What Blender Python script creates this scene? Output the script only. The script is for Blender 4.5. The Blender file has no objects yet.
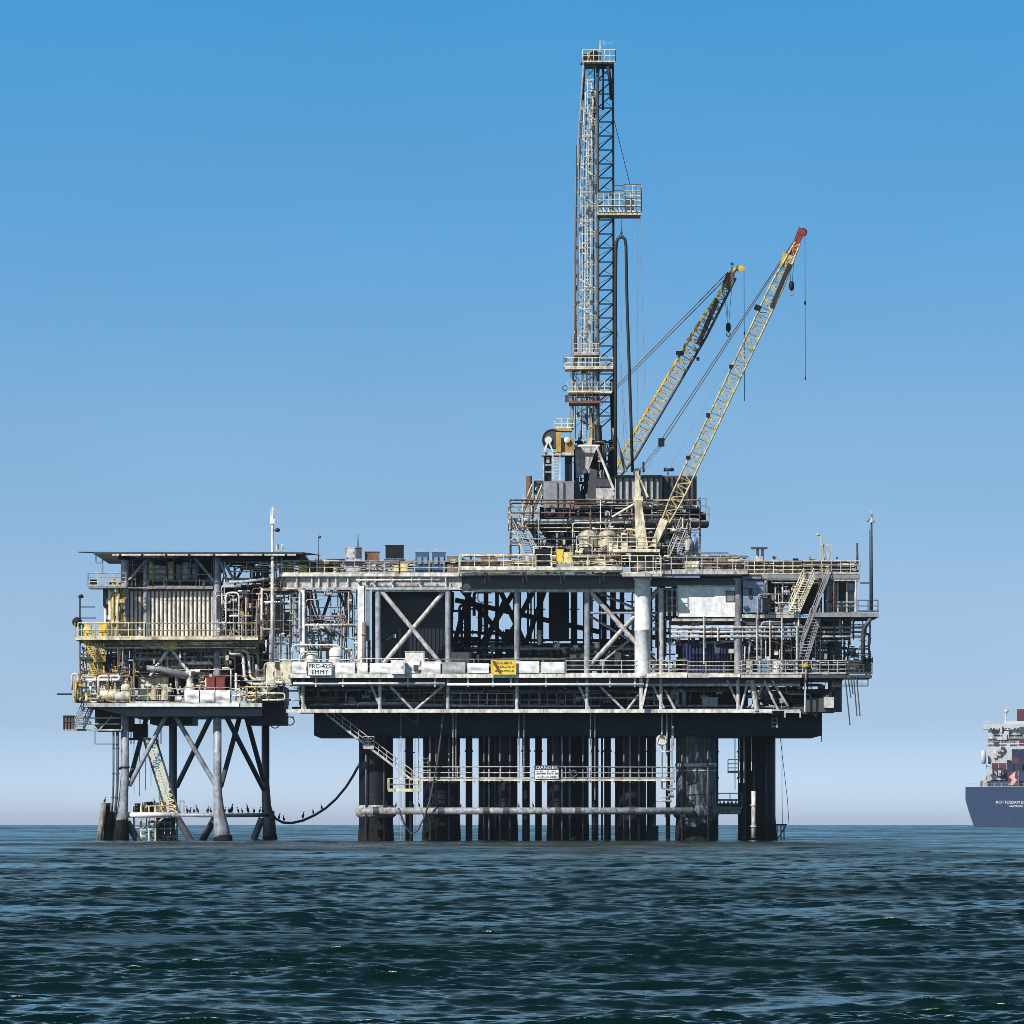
import bpy, math, random
import numpy as np
from mathutils import Vector, Matrix

random.seed(7)
C = bpy.context.scene.collection
R = math.radians
EYE = 2.25            # camera height above the sea
F = 8000.0            # focal length in pixels
HY = 818.5            # eye level row
D0 = 800.0            # distance of the platform's front line

def V(px, py, d=0.0):
    s = (D0 + d) / F
    return Vector(((px - 512) * s, D0 + d, EYE + (HY - py) * s))

# ------------------------------------------------------------------ mesh builder
class MB:
    def __init__(s):
        s.v = []; s.f = []; s.sm = []
    def face(s, idx, smooth=False):
        s.f.append(idx); s.sm.append(smooth)
    def add(s, pts, faces, smooth=False):
        n = len(s.v); s.v.extend([tuple(p) for p in pts])
        for f in faces: s.face([n + i for i in f], smooth)
    def hexa(s, p):
        s.add(p, [(0,3,2,1),(4,5,6,7),(0,1,5,4),(1,2,6,5),(2,3,7,6),(3,0,4,7)])
    def box(s, x0, x1, y0, y1, z0, z1):
        s.hexa([(x0,y0,z0),(x1,y0,z0),(x1,y1,z0),(x0,y1,z0),(x0,y0,z1),(x1,y0,z1),(x1,y1,z1),(x0,y1,z1)])
    def bx(s, px0, py0, px1, py1, d0, d1):
        a = V(px0, py1, d0); b = V(px1, py0, d0)
        s.box(a.x, b.x, D0 + d0, D0 + d1, a.z, b.z)
    def bar(s, p, q, w, h=None):
        h = h or w
        p = Vector(p); q = Vector(q); d = (q - p)
        if d.length < 1e-6: return
        d.normalize()
        up = Vector((0,1,0)) if abs(d.y) < .9 else Vector((0,0,1))
        a = d.cross(up).normalized() * w * .5
        b = d.cross(a).normalized() * h * .5
        s.hexa([p-a-b, p+a-b, p+a+b, p-a+b, q-a-b, q+a-b, q+a+b, q-a+b])
    def ring(s, c, d, r, n):
        up = Vector((0,0,1)) if abs(d.z) < .9 else Vector((1,0,0))
        a = d.cross(up).normalized(); b = d.cross(a).normalized()
        return [c + a * (r * math.cos(2*math.pi*i/n)) + b * (r * math.sin(2*math.pi*i/n)) for i in range(n)]
    def cyl(s, p, q, r, r2=None, n=10, cap=True):
        p = Vector(p); q = Vector(q); d = (q - p)
        if d.length < 1e-6: return
        d.normalize(); r2 = r if r2 is None else r2
        A = s.ring(p, d, r, n); B = s.ring(q, d, r2, n)
        s.add(A + B, [(i, (i+1) % n, n + (i+1) % n, n + i) for i in range(n)], n > 5)
        if cap:
            s.add(A, [tuple(range(n))[::-1]]); s.add(B, [tuple(range(n))])
    def tube(s, pts, r, n=6):
        pts = [Vector(p) for p in pts]
        rings = []
        for i, p in enumerate(pts):
            a = pts[max(i-1, 0)]; b = pts[min(i+1, len(pts)-1)]
            rings.append(s.ring(p, (b - a).normalized(), r if not isinstance(r, (list, tuple)) else r[i], n))
        # align consecutive rings
        base = len(s.v)
        for k in range(1, len(rings)):
            best = min(range(n), key=lambda o: sum((rings[k][(j+o) % n] - rings[k-1][j]).length for j in range(n)))
            rings[k] = rings[k][best:] + rings[k][:best]
        for rg in rings: s.v.extend([tuple(p) for p in rg])
        for k in range(len(rings)-1):
            for i in range(n):
                j = (i+1) % n
                s.face([base+k*n+i, base+k*n+j, base+(k+1)*n+j, base+(k+1)*n+i], True)
        s.face([base+i for i in range(n)][::-1]); s.face([base+(len(rings)-1)*n+i for i in range(n)])
    def lathe(s, c, prof, n=16, axis='z'):
        c = Vector(c); pts = []
        for (r, h) in prof:
            for i in range(n):
                a = 2*math.pi*i/n
                if axis == 'z': pts.append(c + Vector((r*math.cos(a), r*math.sin(a), h)))
                elif axis == 'x': pts.append(c + Vector((h, r*math.cos(a), r*math.sin(a))))
                else: pts.append(c + Vector((r*math.cos(a), h, r*math.sin(a))))
        fs = []
        for k in range(len(prof)-1):
            for i in range(n):
                j = (i+1) % n
                fs.append((k*n+i, k*n+j, (k+1)*n+j, (k+1)*n+i))
        s.add(pts, fs, axis != 'y')
        s.add(pts[:n], [tuple(range(n))[::-1]]); s.add(pts[-n:], [tuple(range(n))])
    def ragged(s, c, r, z0, z1, jag, seed, n=30):
        rg = random.Random(seed); c = Vector(c)
        hs = [z1 + jag*(rg.random()-.5 + .6*math.sin(3*2*math.pi*i/n + seed)) for i in range(n)]
        lev = [(r*1.03, None, 0), (r*1.055, .35, 0), (r*1.035, .7, 0), (r*1.012, 1., 1)]
        pts = []
        for rr, f, top in lev:
            for i in range(n):
                a = 2*math.pi*i/n; z = z0 if f is None else z0 + (hs[i]-z0)*f; q = rr*(1 + .012*rg.random()*(0 if top else 1))
                pts.append(c + Vector((q*math.cos(a), q*math.sin(a), z)))
        s.add(pts, [(k*n+i, k*n+(i+1)%n, (k+1)*n+(i+1)%n, (k+1)*n+i) for k in range(3) for i in range(n)], False)
    def prism(s, poly, d0, d1):
        """polygon of pixels on the plane at depth d0, extruded straight back to d1"""
        A = [V(x, y, d0) for x, y in poly]
        B = [Vector((p.x, D0 + d1, p.z)) for p in A]
        n = len(A)
        s.add(A + B, [tuple(range(n)), tuple(range(n, 2*n))[::-1]] + [(i, n+i, n+(i+1) % n, (i+1) % n) for i in range(n)])
    def torus(s, c, R_, r, axis='y', n=20, m=6, a0=0, a1=2*math.pi):
        pts = []
        full = abs(a1 - a0 - 2*math.pi) < 1e-4
        for i in range(n + (0 if full else 1)):
            a = a0 + (a1 - a0) * i / n
            if axis == 'y': pts.append(Vector(c) + Vector((R_*math.cos(a), 0, R_*math.sin(a))))
            elif axis == 'z': pts.append(Vector(c) + Vector((R_*math.cos(a), R_*math.sin(a), 0)))
            else: pts.append(Vector(c) + Vector((0, R_*math.cos(a), R_*math.sin(a))))
        if full: pts.append(pts[0])
        s.tube(pts, r, m)
    def build(s, name, mat, parent=None, smooth=True):
        me = bpy.data.meshes.new(name)
        o0 = ORG.get(parent.name, Vector((0,0,0))) if parent else Vector((0,0,0))
        me.from_pydata([(x-o0.x, y-o0.y, z-o0.z) for x, y, z in s.v], [], s.f)
        me.polygons.foreach_set('use_smooth', [bool(a) and smooth for a in s.sm])
        me.materials.append(mat)
        me.update()
        o = bpy.data.objects.new(name, me); C.objects.link(o)
        ORG[o.name] = o0
        if parent: o.parent = parent
        return o

ORG = {}
WASH = []
def thing(name, label, cat, loc, group=None):
    o = bpy.data.objects.new(name, None); C.objects.link(o)
    o.location = loc; ORG[o.name] = Vector(loc); o.empty_display_size = .5
    o['label'] = label; o['category'] = cat
    if group: o['group'] = group
    return o
def tag(o, label, cat, group=None, kind=None):
    if label: o['label'] = label
    if cat: o['category'] = cat
    if group: o['group'] = group
    if kind: o['kind'] = kind
    return o
def solo(name, mb, mat, label, cat, loc, group=None):
    """a thing that is one mesh, with its origin at its base"""
    loc = Vector(loc)
    m2 = MB(); m2.v = [(x-loc.x, y-loc.y, z-loc.z) for x, y, z in mb.v]; m2.f = mb.f; m2.sm = mb.sm
    o = m2.build(name, mat); o.location = loc; ORG[o.name] = loc
    return tag(o, label, cat, group)
def clone(o, offset, label, parent=None):
    c = o.copy(); C.objects.link(c)
    if parent: c.parent = parent
    else:
        c.location = o.location + Vector(offset); c['label'] = label
    for ch in list(o.children): clone(ch, None, None, c)
    return c

# ------------------------------------------------------------------ materials
def mat(name, rgb, rough=.6, metal=0., dirt=.35, dcol=(.10,.055,.03), scale=.9, streak=.22, fine=.25, ior=1.45, spec=.5):
    m = bpy.data.materials.new(name); m.use_nodes = True
    nt = m.node_tree; N = nt.nodes; L = nt.links
    b = N['Principled BSDF']
    b.inputs['Roughness'].default_value = rough; b.inputs['Metallic'].default_value = metal
    b.inputs['Specular IOR Level'].default_value = spec
    g = N.new('ShaderNodeNewGeometry')
    mp = N.new('ShaderNodeMapping'); mp.inputs['Scale'].default_value = (scale, scale, scale*streak)
    L.new(g.outputs['Position'], mp.inputs['Vector'])
    n1 = N.new('ShaderNodeTexNoise'); n1.inputs['Scale'].default_value = 1.6; n1.inputs['Detail'].default_value = 5
    n1.inputs['Roughness'].default_value = .65
    L.new(mp.outputs['Vector'], n1.inputs['Vector'])
    rp = N.new('ShaderNodeMapRange'); rp.inputs['From Min'].default_value = .46; rp.inputs['From Max'].default_value = .68
    rp.inputs['To Max'].default_value = dirt
    L.new(n1.outputs['Fac'], rp.inputs['Value'])
    n2 = N.new('ShaderNodeTexNoise'); n2.inputs['Scale'].default_value = 2.2; n2.inputs['Detail'].default_value = 3
    L.new(g.outputs['Position'], n2.inputs['Vector'])
    hv = N.new('ShaderNodeMapRange'); hv.inputs['From Min'].default_value = .3; hv.inputs['From Max'].default_value = .7
    hv.inputs['To Min'].default_value = 1 - fine; hv.inputs['To Max'].default_value = 1 + fine*.5
    L.new(n2.outputs['Fac'], hv.inputs['Value'])
    mu = N.new('ShaderNodeMix'); mu.data_type = 'RGBA'; mu.blend_type = 'MULTIPLY'; mu.inputs[0].default_value = 1
    mu.inputs[6].default_value = (*rgb, 1)
    L.new(hv.outputs['Result'], mu.inputs[7])
    mx = N.new('ShaderNodeMix'); mx.data_type = 'RGBA'
    L.new(rp.outputs['Result'], mx.inputs[0]); L.new(mu.outputs[2], mx.inputs[6]); mx.inputs[7].default_value = (*dcol, 1)
    L.new(mx.outputs[2], b.inputs['Base Color'])
    return m
RUST = (.13,.055,.025)
white  = mat('white_paint', (.78,.77,.74), .5, dirt=.75, dcol=(.21,.12,.065), scale=1.3, fine=.35)
clean  = mat('clean_white_paint', (.84,.84,.86), .45, dirt=.35, dcol=(.35,.33,.32))
cream  = mat('cream_paint', (.76,.70,.53), .55, dirt=.8, dcol=(.16,.085,.035), fine=.4)
pale   = mat('pale_grey_paint', (.54,.535,.54), .5, dirt=.8, dcol=(.16,.09,.05), scale=1.3, fine=.4)
grey   = mat('grey_steel', (.27,.28,.31), .5, dirt=.5, dcol=(.10,.06,.045))
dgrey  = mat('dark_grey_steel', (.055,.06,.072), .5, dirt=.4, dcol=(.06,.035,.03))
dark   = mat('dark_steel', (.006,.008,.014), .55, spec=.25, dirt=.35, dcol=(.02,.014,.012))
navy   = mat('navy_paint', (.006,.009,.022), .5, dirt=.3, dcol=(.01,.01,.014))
black  = mat('black_rubber', (.012,.012,.014), .55, dirt=.15)
yellow = mat('yellow_paint', (.62,.44,.09), .5, dirt=.55, dcol=(.13,.08,.03))
pyell  = mat('pale_yellow_paint', (.80,.65,.28), .5, dirt=.7, dcol=(.14,.09,.04))
ochre  = mat('ochre_paint', (.50,.32,.07), .5, dirt=.55, dcol=(.08,.05,.02))
signye = mat('sign_yellow', (.80,.55,.06), .5, dirt=.12)
red    = mat('red_paint', (.22,.03,.032), .5, dirt=.3, dcol=(.16,.05,.04))
rust   = mat('rusty_steel', (.20,.095,.06), .75, dirt=.6, dcol=(.07,.035,.025))
brown  = mat('brown_lagging', (.27,.18,.14), .7, dirt=.5, dcol=(.10,.07,.05))
bluep  = mat('blue_paint', (.045,.10,.20), .45, dirt=.3, dcol=(.03,.03,.04))
sblue  = mat('slate_blue_panel', (.20,.28,.42), .5, dirt=.3, dcol=(.12,.11,.12))
dblue  = mat('dark_blue_tarpaulin', (.01,.018,.085), .6, dirt=.2, dcol=(.01,.01,.03))
fabric = mat('weathered_sheeting', (.82,.82,.85), .8, dirt=.35, dcol=(.35,.33,.33))
glassm = mat('dark_glass', (.02,.025,.03), .08, dirt=.1)
growth = mat('marine_growth', (.020,.020,.02), .9, dirt=.9, dcol=(.008,.008,.008), scale=2.4, streak=.8, fine=.6, spec=.08)
salt   = mat('salt_streak', (.012,.016,.028), .6, dirt=.75, dcol=(.22,.25,.30), scale=2.6, streak=.13, fine=.5)
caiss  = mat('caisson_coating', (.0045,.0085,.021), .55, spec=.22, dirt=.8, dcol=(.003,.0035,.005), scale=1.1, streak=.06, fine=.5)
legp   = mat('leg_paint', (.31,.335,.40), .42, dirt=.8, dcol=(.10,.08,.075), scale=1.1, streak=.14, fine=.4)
dkleg  = mat('shaded_leg_coating', (.085,.09,.12), .45, dirt=.45, dcol=(.05,.035,.035), scale=.8, streak=.12)  # darker copy of the leg paint, shade put into the colour
skin   = mat('skin', (.45,.28,.2), .6, dirt=0)
cloth1 = mat('dark_overalls', (.02,.022,.03), .8, dirt=.1)
cloth2 = mat('white_overalls', (.62,.62,.62), .8, dirt=.2)
feath  = mat('black_feathers', (.012,.012,.013), .6, dirt=.1)
boomc  = mat('crane_cream', (.60,.49,.23), .5, dirt=.9, dcol=(.07,.045,.02), scale=2., streak=1., fine=.45)
ringm  = mat('weathered_pipe_coating', (.33,.33,.36), .6, dirt=.85, dcol=(.05,.045,.045), scale=2.2, streak=1., fine=.5)
lgrey  = mat('light_grey_panel', (.42,.43,.46), .5, dirt=.5, dcol=(.12,.10,.09))
shipw  = mat('ship_white', (.52,.53,.58), .5, dirt=.15, dcol=(.25,.22,.22), scale=.2, fine=.15)
guano  = mat('encrusted_growth', (.40,.39,.37), .9, dirt=.95, dcol=(.015,.014,.013), scale=3.2, streak=1., fine=.6, spec=.1)
tankc  = mat('stained_tank_cream', (.50,.44,.33), .6, dirt=.9, dcol=(.10,.06,.035), scale=1.4, streak=.2, fine=.4)
wood   = mat('weathered_timber', (.30,.27,.24), .85, dirt=.75, dcol=(.04,.035,.03), scale=2.5, streak=.1, fine=.5)
shull  = mat('hazed_hull_blue', (.022,.048,.125), .5, dirt=.35, dcol=(.05,.06,.085), scale=.22, streak=.25, fine=.3)  # distance haze put into the colour: bluer and paler than the real hull
maroon = mat('maroon_container', (.10,.02,.03), .6, dirt=.2)
txtd   = mat('dark_lettering', (.03,.03,.05), .7, dirt=0)
txtb   = mat('brown_lettering', (.12,.06,.02), .7, dirt=0)
txtw   = mat('white_lettering', (.75,.78,.85), .6, dirt=0)

# ------------------------------------------------------------------ generic pieces
def part(name, m, root, fn):
    mb = MB(); fn(mb); return mb.build(name, m, root)
def bars(name, m, root, specs, r, n=8, square=False):
    for sp in specs:
        x0, y0, x1, y1, d0 = sp[:5]; d1 = sp[5] if len(sp) > 5 else d0
        rr = sp[6] if len(sp) > 6 else r
        mb = MB()
        if square: mb.bar(V(x0,y0,d0), V(x1,y1,d1), rr*2)
        else: mb.cyl(V(x0,y0,d0), V(x1,y1,d1), rr, n=n)
        mb.build(name, m, root)
def boxes(name, m, root, specs):
    for sp in specs:
        mb = MB(); mb.bx(*sp); mb.build(name, m, root)
def rail_into(mb, a, b, h=1.15, sp=1.9, r=.045, rows=2, toe=True):
    a = Vector(a); b = Vector(b); L = (b-a).length
    n = max(1, round(L / sp))
    for i in range(n+1):
        p = a.lerp(b, i/n); mb.cyl(p, p + Vector((0,0,h)), r, n=5)
    for k in range(rows):
        z = Vector((0,0,h*(1 - k/ rows*1.0)))
        mb.cyl(a+z, b+z, r, n=5)
    if toe:
        z = Vector((0,0,.07)); mb.bar(a+z, b+z, .14, .03)
RRG = random.Random(77)
def rails(root, m, specs, h=1.15, sp=1.9, r=.045, rows=2):
    var = {'cream_paint': [m, m, tankc, pale], 'white_paint': [m, pale, tankc], 'pale_grey_paint': [m, m, grey], 'pale_yellow_paint': [m, m, tankc, ochre], 'grey_steel': [m, dgrey, pale]}.get(m.name, [m])
    for (x0,y0,d0,x1,y1,d1) in specs:
        a = V(x0,y0,d0); b = V(x1,y1,d1); n = max(1, round((b-a).length/6.5))     # rail lengths, each with its own age of paint
        for i in range(n):
            mb = MB(); p = a.lerp(b, i/n); q = a.lerp(b, (i+1)/n)
            k = Vector((0, 0, RRG.uniform(-.03,.03)))
            rail_into(mb, p+k, q+k, h*RRG.uniform(.97,1.04), sp, r, rows); mb.build('handrail', RRG.choice(var), root)
def stair(root, m, a, b, w, n=12, rail=True, rr=.05, hr=1.0, tread=.28):
    a = Vector(a); b = Vector(b); w = Vector(w)
    mb = MB()
    mb.bar(a, b, .22, .06); mb.bar(a+w, b+w, .22, .06)
    st = mb.build('stair', m, root)
    mb = MB()
    for i in range(n):
        t = (i+.5)/n; p = a.lerp(b, t); q = p + w
        mb.bar(p, q, .05, tread)
    mb.build('treads', m, st)
    if rail:
        mb = MB(); z = Vector((0,0,hr))
        for o in (Vector((0,0,0)), w):
            mb.cyl(a+o+z, b+o+z, rr, n=5); mb.cyl(a+o+z*.5, b+o+z*.5, rr*.8, n=5)
            for i in range(6):
                p = (a+o).lerp(b+o, i/5); mb.cyl(p, p+z, rr*.8, n=5)
        mb.build('stair_rail', m, st)
    return st
def ladder_into(mb, a, b, w=.45, r=.03, step=.35):
    a = Vector(a); b = Vector(b); o = Vector((w,0,0))
    mb.bar(a, b, r*2); mb.bar(a+o, b+o, r*2)
    n = max(2, int((b-a).length/step))
    for i in range(n):
        p = a.lerp(b, (i+.5)/n); mb.bar(p, p+o, r*1.4)
def bend(pts, r=.5, k=4):
    """round the corners of a polyline"""
    pts = [Vector(p) for p in pts]; out = [pts[0]]
    for i in range(1, len(pts)-1):
        a, b, c = pts[i-1], pts[i], pts[i+1]
        u = (a-b); v = (c-b); rr = min(r, u.length*.45, v.length*.45)
        if rr < 1e-3: out.append(b); continue
        p = b + u.normalized()*rr; q = b + v.normalized()*rr
        for j in range(k+1):
            t = j/k; out.append(p*(1-t)**2 + b*2*t*(1-t) + q*t*t)
    out.append(pts[-1]); return out
def pipe(root, m, pts, r=.12, n=7, bendr=.5, name='pipe', flange=True):
    P3 = [V(*p) for p in pts]
    mb = MB(); mb.tube(bend(P3, bendr), r, n)
    if flange:
        for a, b in zip(P3[:-1], P3[1:]):
            if (b-a).length > 2.2:
                for t in (.3, .75):
                    c = a.lerp(b, t); d = (b-a).normalized()
                    mb.cyl(c - d*.05, c + d*.05, r*1.6, n=8)
    return mb.build(name, m, root)
def valve(root, m, px, py, d, s=.35):
    c = V(px, py, d); mb = MB()
    mb.cyl(c - Vector((s,0,0)), c + Vector((s,0,0)), s*.45, n=8)
    mb.cyl(c - Vector((s,0,0)), c - Vector((s*.8,0,0)), s*.75, n=8); mb.cyl(c + Vector((s*.8,0,0)), c + Vector((s,0,0)), s*.75, n=8)
    mb.cyl(c, c + Vector((0,0,s*1.5)), s*.18, n=6)
    v = mb.build('valve', m, root)
    mb = MB(); mb.torus(c + Vector((0,0,s*1.5)), s*.6, s*.1, 'z', 10, 4); mb.bar(c + Vector((-s*.6,0,s*1.5)), c + Vector((s*.6,0,s*1.5)), s*.1)
    mb.build('handwheel', m, v)
def pipework(root, mats, x0, y0, x1, y1, d0, d1, n, seed, rmin=.05, rmax=.16, nv=0, vm=None):
    rg = random.Random(seed)
    for i in range(n):
        x = rg.uniform(x0, x1); y = rg.uniform(y0, y1); d = rg.uniform(d0, d1)
        pts = [(x, y, d)]
        ax = rg.choice('xz')
        for k in range(rg.randint(2, 4)):
            if ax == 'x': x = min(max(x + rg.choice((-1,1))*rg.uniform(.2,.7)*(x1-x0), x0), x1)
            else: y = min(max(y + rg.choice((-1,1))*rg.uniform(.3,.9)*(y1-y0), y0), y1)
            if abs(x-pts[-1][0]) + abs(y-pts[-1][1]) > 1.5: pts.append((x, y, d))
            ax = 'z' if ax == 'x' else 'x'
        if len(pts) < 2: continue
        pipe(root, rg.choice(mats), pts, rg.uniform(rmin, rmax), 6, .35)
    for i in range(nv):
        valve(root, vm or rg.choice(mats), rg.uniform(x0, x1), rg.uniform(y0, y1), rg.uniform(d0, d1) - .4, rg.uniform(.22, .4))
def text_mesh(name, body, size, loc, m, parent, sx=1.0, ext=.01):
    cu = bpy.data.curves.new(name, 'FONT'); cu.body = body; cu.size = size; cu.align_x = 'CENTER'; cu.align_y = 'CENTER'
    cu.extrude = ext
    o = bpy.data.objects.new(name, cu); C.objects.link(o)
    bpy.context.view_layer.update()
    me = bpy.data.meshes.new_from_object(o.evaluated_get(bpy.context.evaluated_depsgraph_get()))
    bpy.data.objects.remove(o); bpy.data.curves.remove(cu)
    me.materials.clear(); me.materials.append(m)
    t = bpy.data.objects.new(name, me); C.objects.link(t); t.parent = parent
    t.rotation_euler = (math.pi/2, 0, 0); t.scale = (sx, 1, 1)
    t.location = Vector(loc) - ORG[parent.name]
    return t

def merge_small(root, name, keep, newname):
    ps = [o for o in root.children if o.type == 'MESH' and o.name.split('.')[0] == name and not o.children]
    if len(ps) <= keep: return
    def size(o):
        bb = [Vector(c) for c in o.bound_box]; d = bb[6]-bb[0]; return d.x + d.z
    ps.sort(key=size, reverse=True); rest = ps[keep:]
    vs, fs, mi, sm, ms = [], [], [], [], []
    for o in rest:
        m = o.data.materials[0]
        if m not in ms: ms.append(m)
        k = ms.index(m); n = len(vs); vs += [tuple(v.co) for v in o.data.vertices]
        for p in o.data.polygons: fs.append([n+i for i in p.vertices]); mi.append(k); sm.append(p.use_smooth)
        bpy.data.objects.remove(o)
    me = bpy.data.meshes.new(newname); me.from_pydata(vs, [], fs)
    for m in ms: me.materials.append(m)
    me.polygons.foreach_set('material_index', mi); me.polygons.foreach_set('use_smooth', sm); me.update()
    o = bpy.data.objects.new(newname, me); C.objects.link(o); o.parent = root; o['kind'] = 'stuff'
def fittings(root, mats, x0, y0, x1, y1, d0, d1, n, seed, s0=.12, s1=.5, name='junction_box'):
    rg = random.Random(seed)
    for i in range(n):
        c = V(rg.uniform(x0,x1), rg.uniform(y0,y1), rg.uniform(d0,d1)); w, h, t = rg.uniform(s0,s1), rg.uniform(s0,s1), rg.uniform(s0,s1*.7)
        mb = MB(); mb.box(c.x-w/2, c.x+w/2, c.y-t/2, c.y+t/2, c.z-h/2, c.z+h/2); mb.box(c.x-w/2-.03, c.x+w/2+.03, c.y-t/2-.04, c.y-t/2-.003, c.z-h/2-.03, c.z+h/2+.03)
        mb.cyl((c.x, c.y, c.z-h/2), (c.x, c.y, c.z-h/2-h*rg.uniform(.6,2)), .03, n=5)
        mb.build(name, rg.choice(mats), root)
# equipment -----------------------------------------------------------------
def drum(px, py, h, r, d, m, label, name='steel_drum', cat='drum', group=None, lidm=None):
    c = V(px, py, d); t = thing(name, label, cat, c, group)
    mb = MB(); mb.lathe(c, [(r*.97,0),(r,.03),(r,h*.32),(r*1.05,h*.34),(r,h*.36),(r,h*.64),(r*1.05,h*.66),(r,h*.68),(r,h*.97),(r*.96,h)], 14)
    mb.build('shell', m, t)
    mb = MB(); mb.lathe(c + Vector((0,0,h)), [(r*.9,0.003),(r*.9,.03)], 14); mb.cyl(c+Vector((r*.5,0,h+.03)), c+Vector((r*.5,0,h+.09)), r*.12, n=6)
    mb.build('lid', lidm or m, t)
    return t
def vtank(px, py, h, r, d, m, label, name='storage_tank', cat='tank', group=None):
    c = V(px, py, d); t = thing(name, label, cat, c, group)
    mb = MB(); mb.lathe(c, [(r*.8,.35),(r,.5),(r,h-.35),(r*.85,h-.12),(r*.5,h),(r*.15,h+.03)], 18); mb.build('shell', m, t)
    mb = MB()
    for k in range(4):
        a = math.pi/4 + k*math.pi/2; p = c + Vector((r*.8*math.cos(a), r*.8*math.sin(a), 0)); mb.bar(p, p+Vector((0,0,.6)), .12)
    mb.build('legs', m, t)
    mb = MB(); mb.cyl(c+Vector((0,0,h)), c+Vector((0,0,h+.35)), .1, n=8); mb.cyl(c+Vector((0,0,h+.2)), c+Vector((0,0,h+.26)), .18, n=8)
    mb.build('nozzle', m, t)
    mb = MB(); mb.torus(c+Vector((0,0,h*.65)), r*1.01, .03, 'z', 18, 4); mb.torus(c+Vector((0,0,h*.3)), r*1.01, .03, 'z', 18, 4); mb.build('band', dgrey, t)
    return t
def hvessel(px0, px1, py, r, d, m, label, name='pressure_vessel', cat='vessel', group=None):
    """py is the underside of the saddles"""
    a = V(px0, py, d); b = V(px1, py, d); c = (a+b)/2; L = b.x - a.x; z = r*1.25
    t = thing(name, label, cat, c, group)
    mb = MB(); mb.lathe(Vector((a.x, a.y, a.z+z)), [(r*.1,0),(r*.6,r*.12),(r*.9,r*.3),(r,r*.55),(r,L-r*.55),(r*.9,L-r*.3),(r*.6,L-r*.12),(r*.1,L)], 16, 'x'); mb.build('shell', m, t)
    for f in (.22, .78):
        mb = MB(); x = a.x + L*f; mb.box(x-.12, x+.12, a.y-r*.8, a.y+r*.8, a.z, a.z+z*.62); mb.build('saddle', dgrey, t)
    mb = MB()
    for f in (.3, .6): mb.cyl((a.x+L*f, a.y, a.z+z+r*.9), (a.x+L*f, a.y, a.z+z+r*1.45), .11, n=8); mb.cyl((a.x+L*f, a.y, a.z+z+r*1.4), (a.x+L*f, a.y, a.z+z+r*1.5), .19, n=8)
    mb.build('nozzle', m, t)
    return t
def cabinet(px0, py0, px1, py1, d, depth, m, label, name='equipment_box', cat='box', group=None, doors=2, lidm=None, feet=True):
    a = V(px0, py1, d); b = V(px1, py0, d); y0, y1 = a.y, a.y + depth
    W = b.x-a.x; H = b.z-a.z; f = min(.12, H*.12)
    t = thing(name, label, cat, ((a.x+b.x)/2, y0+depth/2, a.z), group)
    mb = MB(); mb.box(a.x, b.x, y0, y1, a.z+f, b.z-f*.6); mb.build('body', m, t)
    mb = MB(); mb.box(a.x-.05, b.x+.05, y0-.05, y1+.05, b.z-f*.6, b.z); mb.build('lid', lidm or m, t)
    mb = MB()
    for x in (a.x+.1, b.x-.25): mb.box(x, x+.15, y0+.02, y1-.02, a.z, a.z+f)
    mb.build('skid', dgrey, t)
    for k in range(doors):
        mb = MB(); w = W/doors
        mb.box(a.x+w*k+w*.08, a.x+w*(k+1)-w*.08, y0-.035, y0-.003, a.z+f+H*.07, b.z-f*.6-H*.07)
        dd = mb.build('door', m, t)
        mb = MB(); mb.box(a.x+w*(k+1)-w*.22, a.x+w*(k+1)-w*.16, y0-.08, y0-.036, a.z+H*.42, a.z+H*.58); mb.build('handle', dgrey, dd)
    return t
def pump(px, py, d, s, m, label, group=None):
    c = V(px, py, d); t = thing('pump', label, 'pump', c, group)
    mb = MB(); mb.box(c.x-s, c.x+s, c.y-s*.4, c.y+s*.4, c.z, c.z+s*.15); mb.build('baseplate', dgrey, t)
    mb = MB(); mb.lathe(c+Vector((-s*.9,0,s*.5)), [(s*.1,0),(s*.32,.02),(s*.32,s*.85),(s*.2,s*.9),(s*.08,s*.9),(s*.08,s*1.15)], 12, 'x')
    for k in range(6): mb.torus(c+Vector((-s*.8+k*s*.13,0,s*.5)), s*.34, s*.02, 'x', 12, 4)
    mb.build('motor', m, t)
    mb = MB(); mb.lathe(c+Vector((s*.2,0,s*.5)), [(s*.1,0),(s*.38,s*.1),(s*.42,s*.3),(s*.3,s*.5),(s*.18,s*.55),(s*.18,s*.8)], 12, 'x'); mb.cyl(c+Vector((s*.45,0,s*.7)), c+Vector((s*.45,0,s*1.3)), s*.15, n=8); mb.cyl(c+Vector((s*.45,0,s*1.25)), c+Vector((s*.45,0,s*1.32)), s*.25, n=8)
    mb.build('casing', m, t)
    mb = MB(); mb.box(c.x-s*.7, c.x-s*.2, c.y-s*.25, c.y+s*.25, c.z+s*.15, c.z+s*.25); mb.box(c.x+s*.3, c.x+s*.6, c.y-s*.25, c.y+s*.25, c.z+s*.15, c.z+s*.2); mb.build('feet', dgrey, t)
    return t
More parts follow.
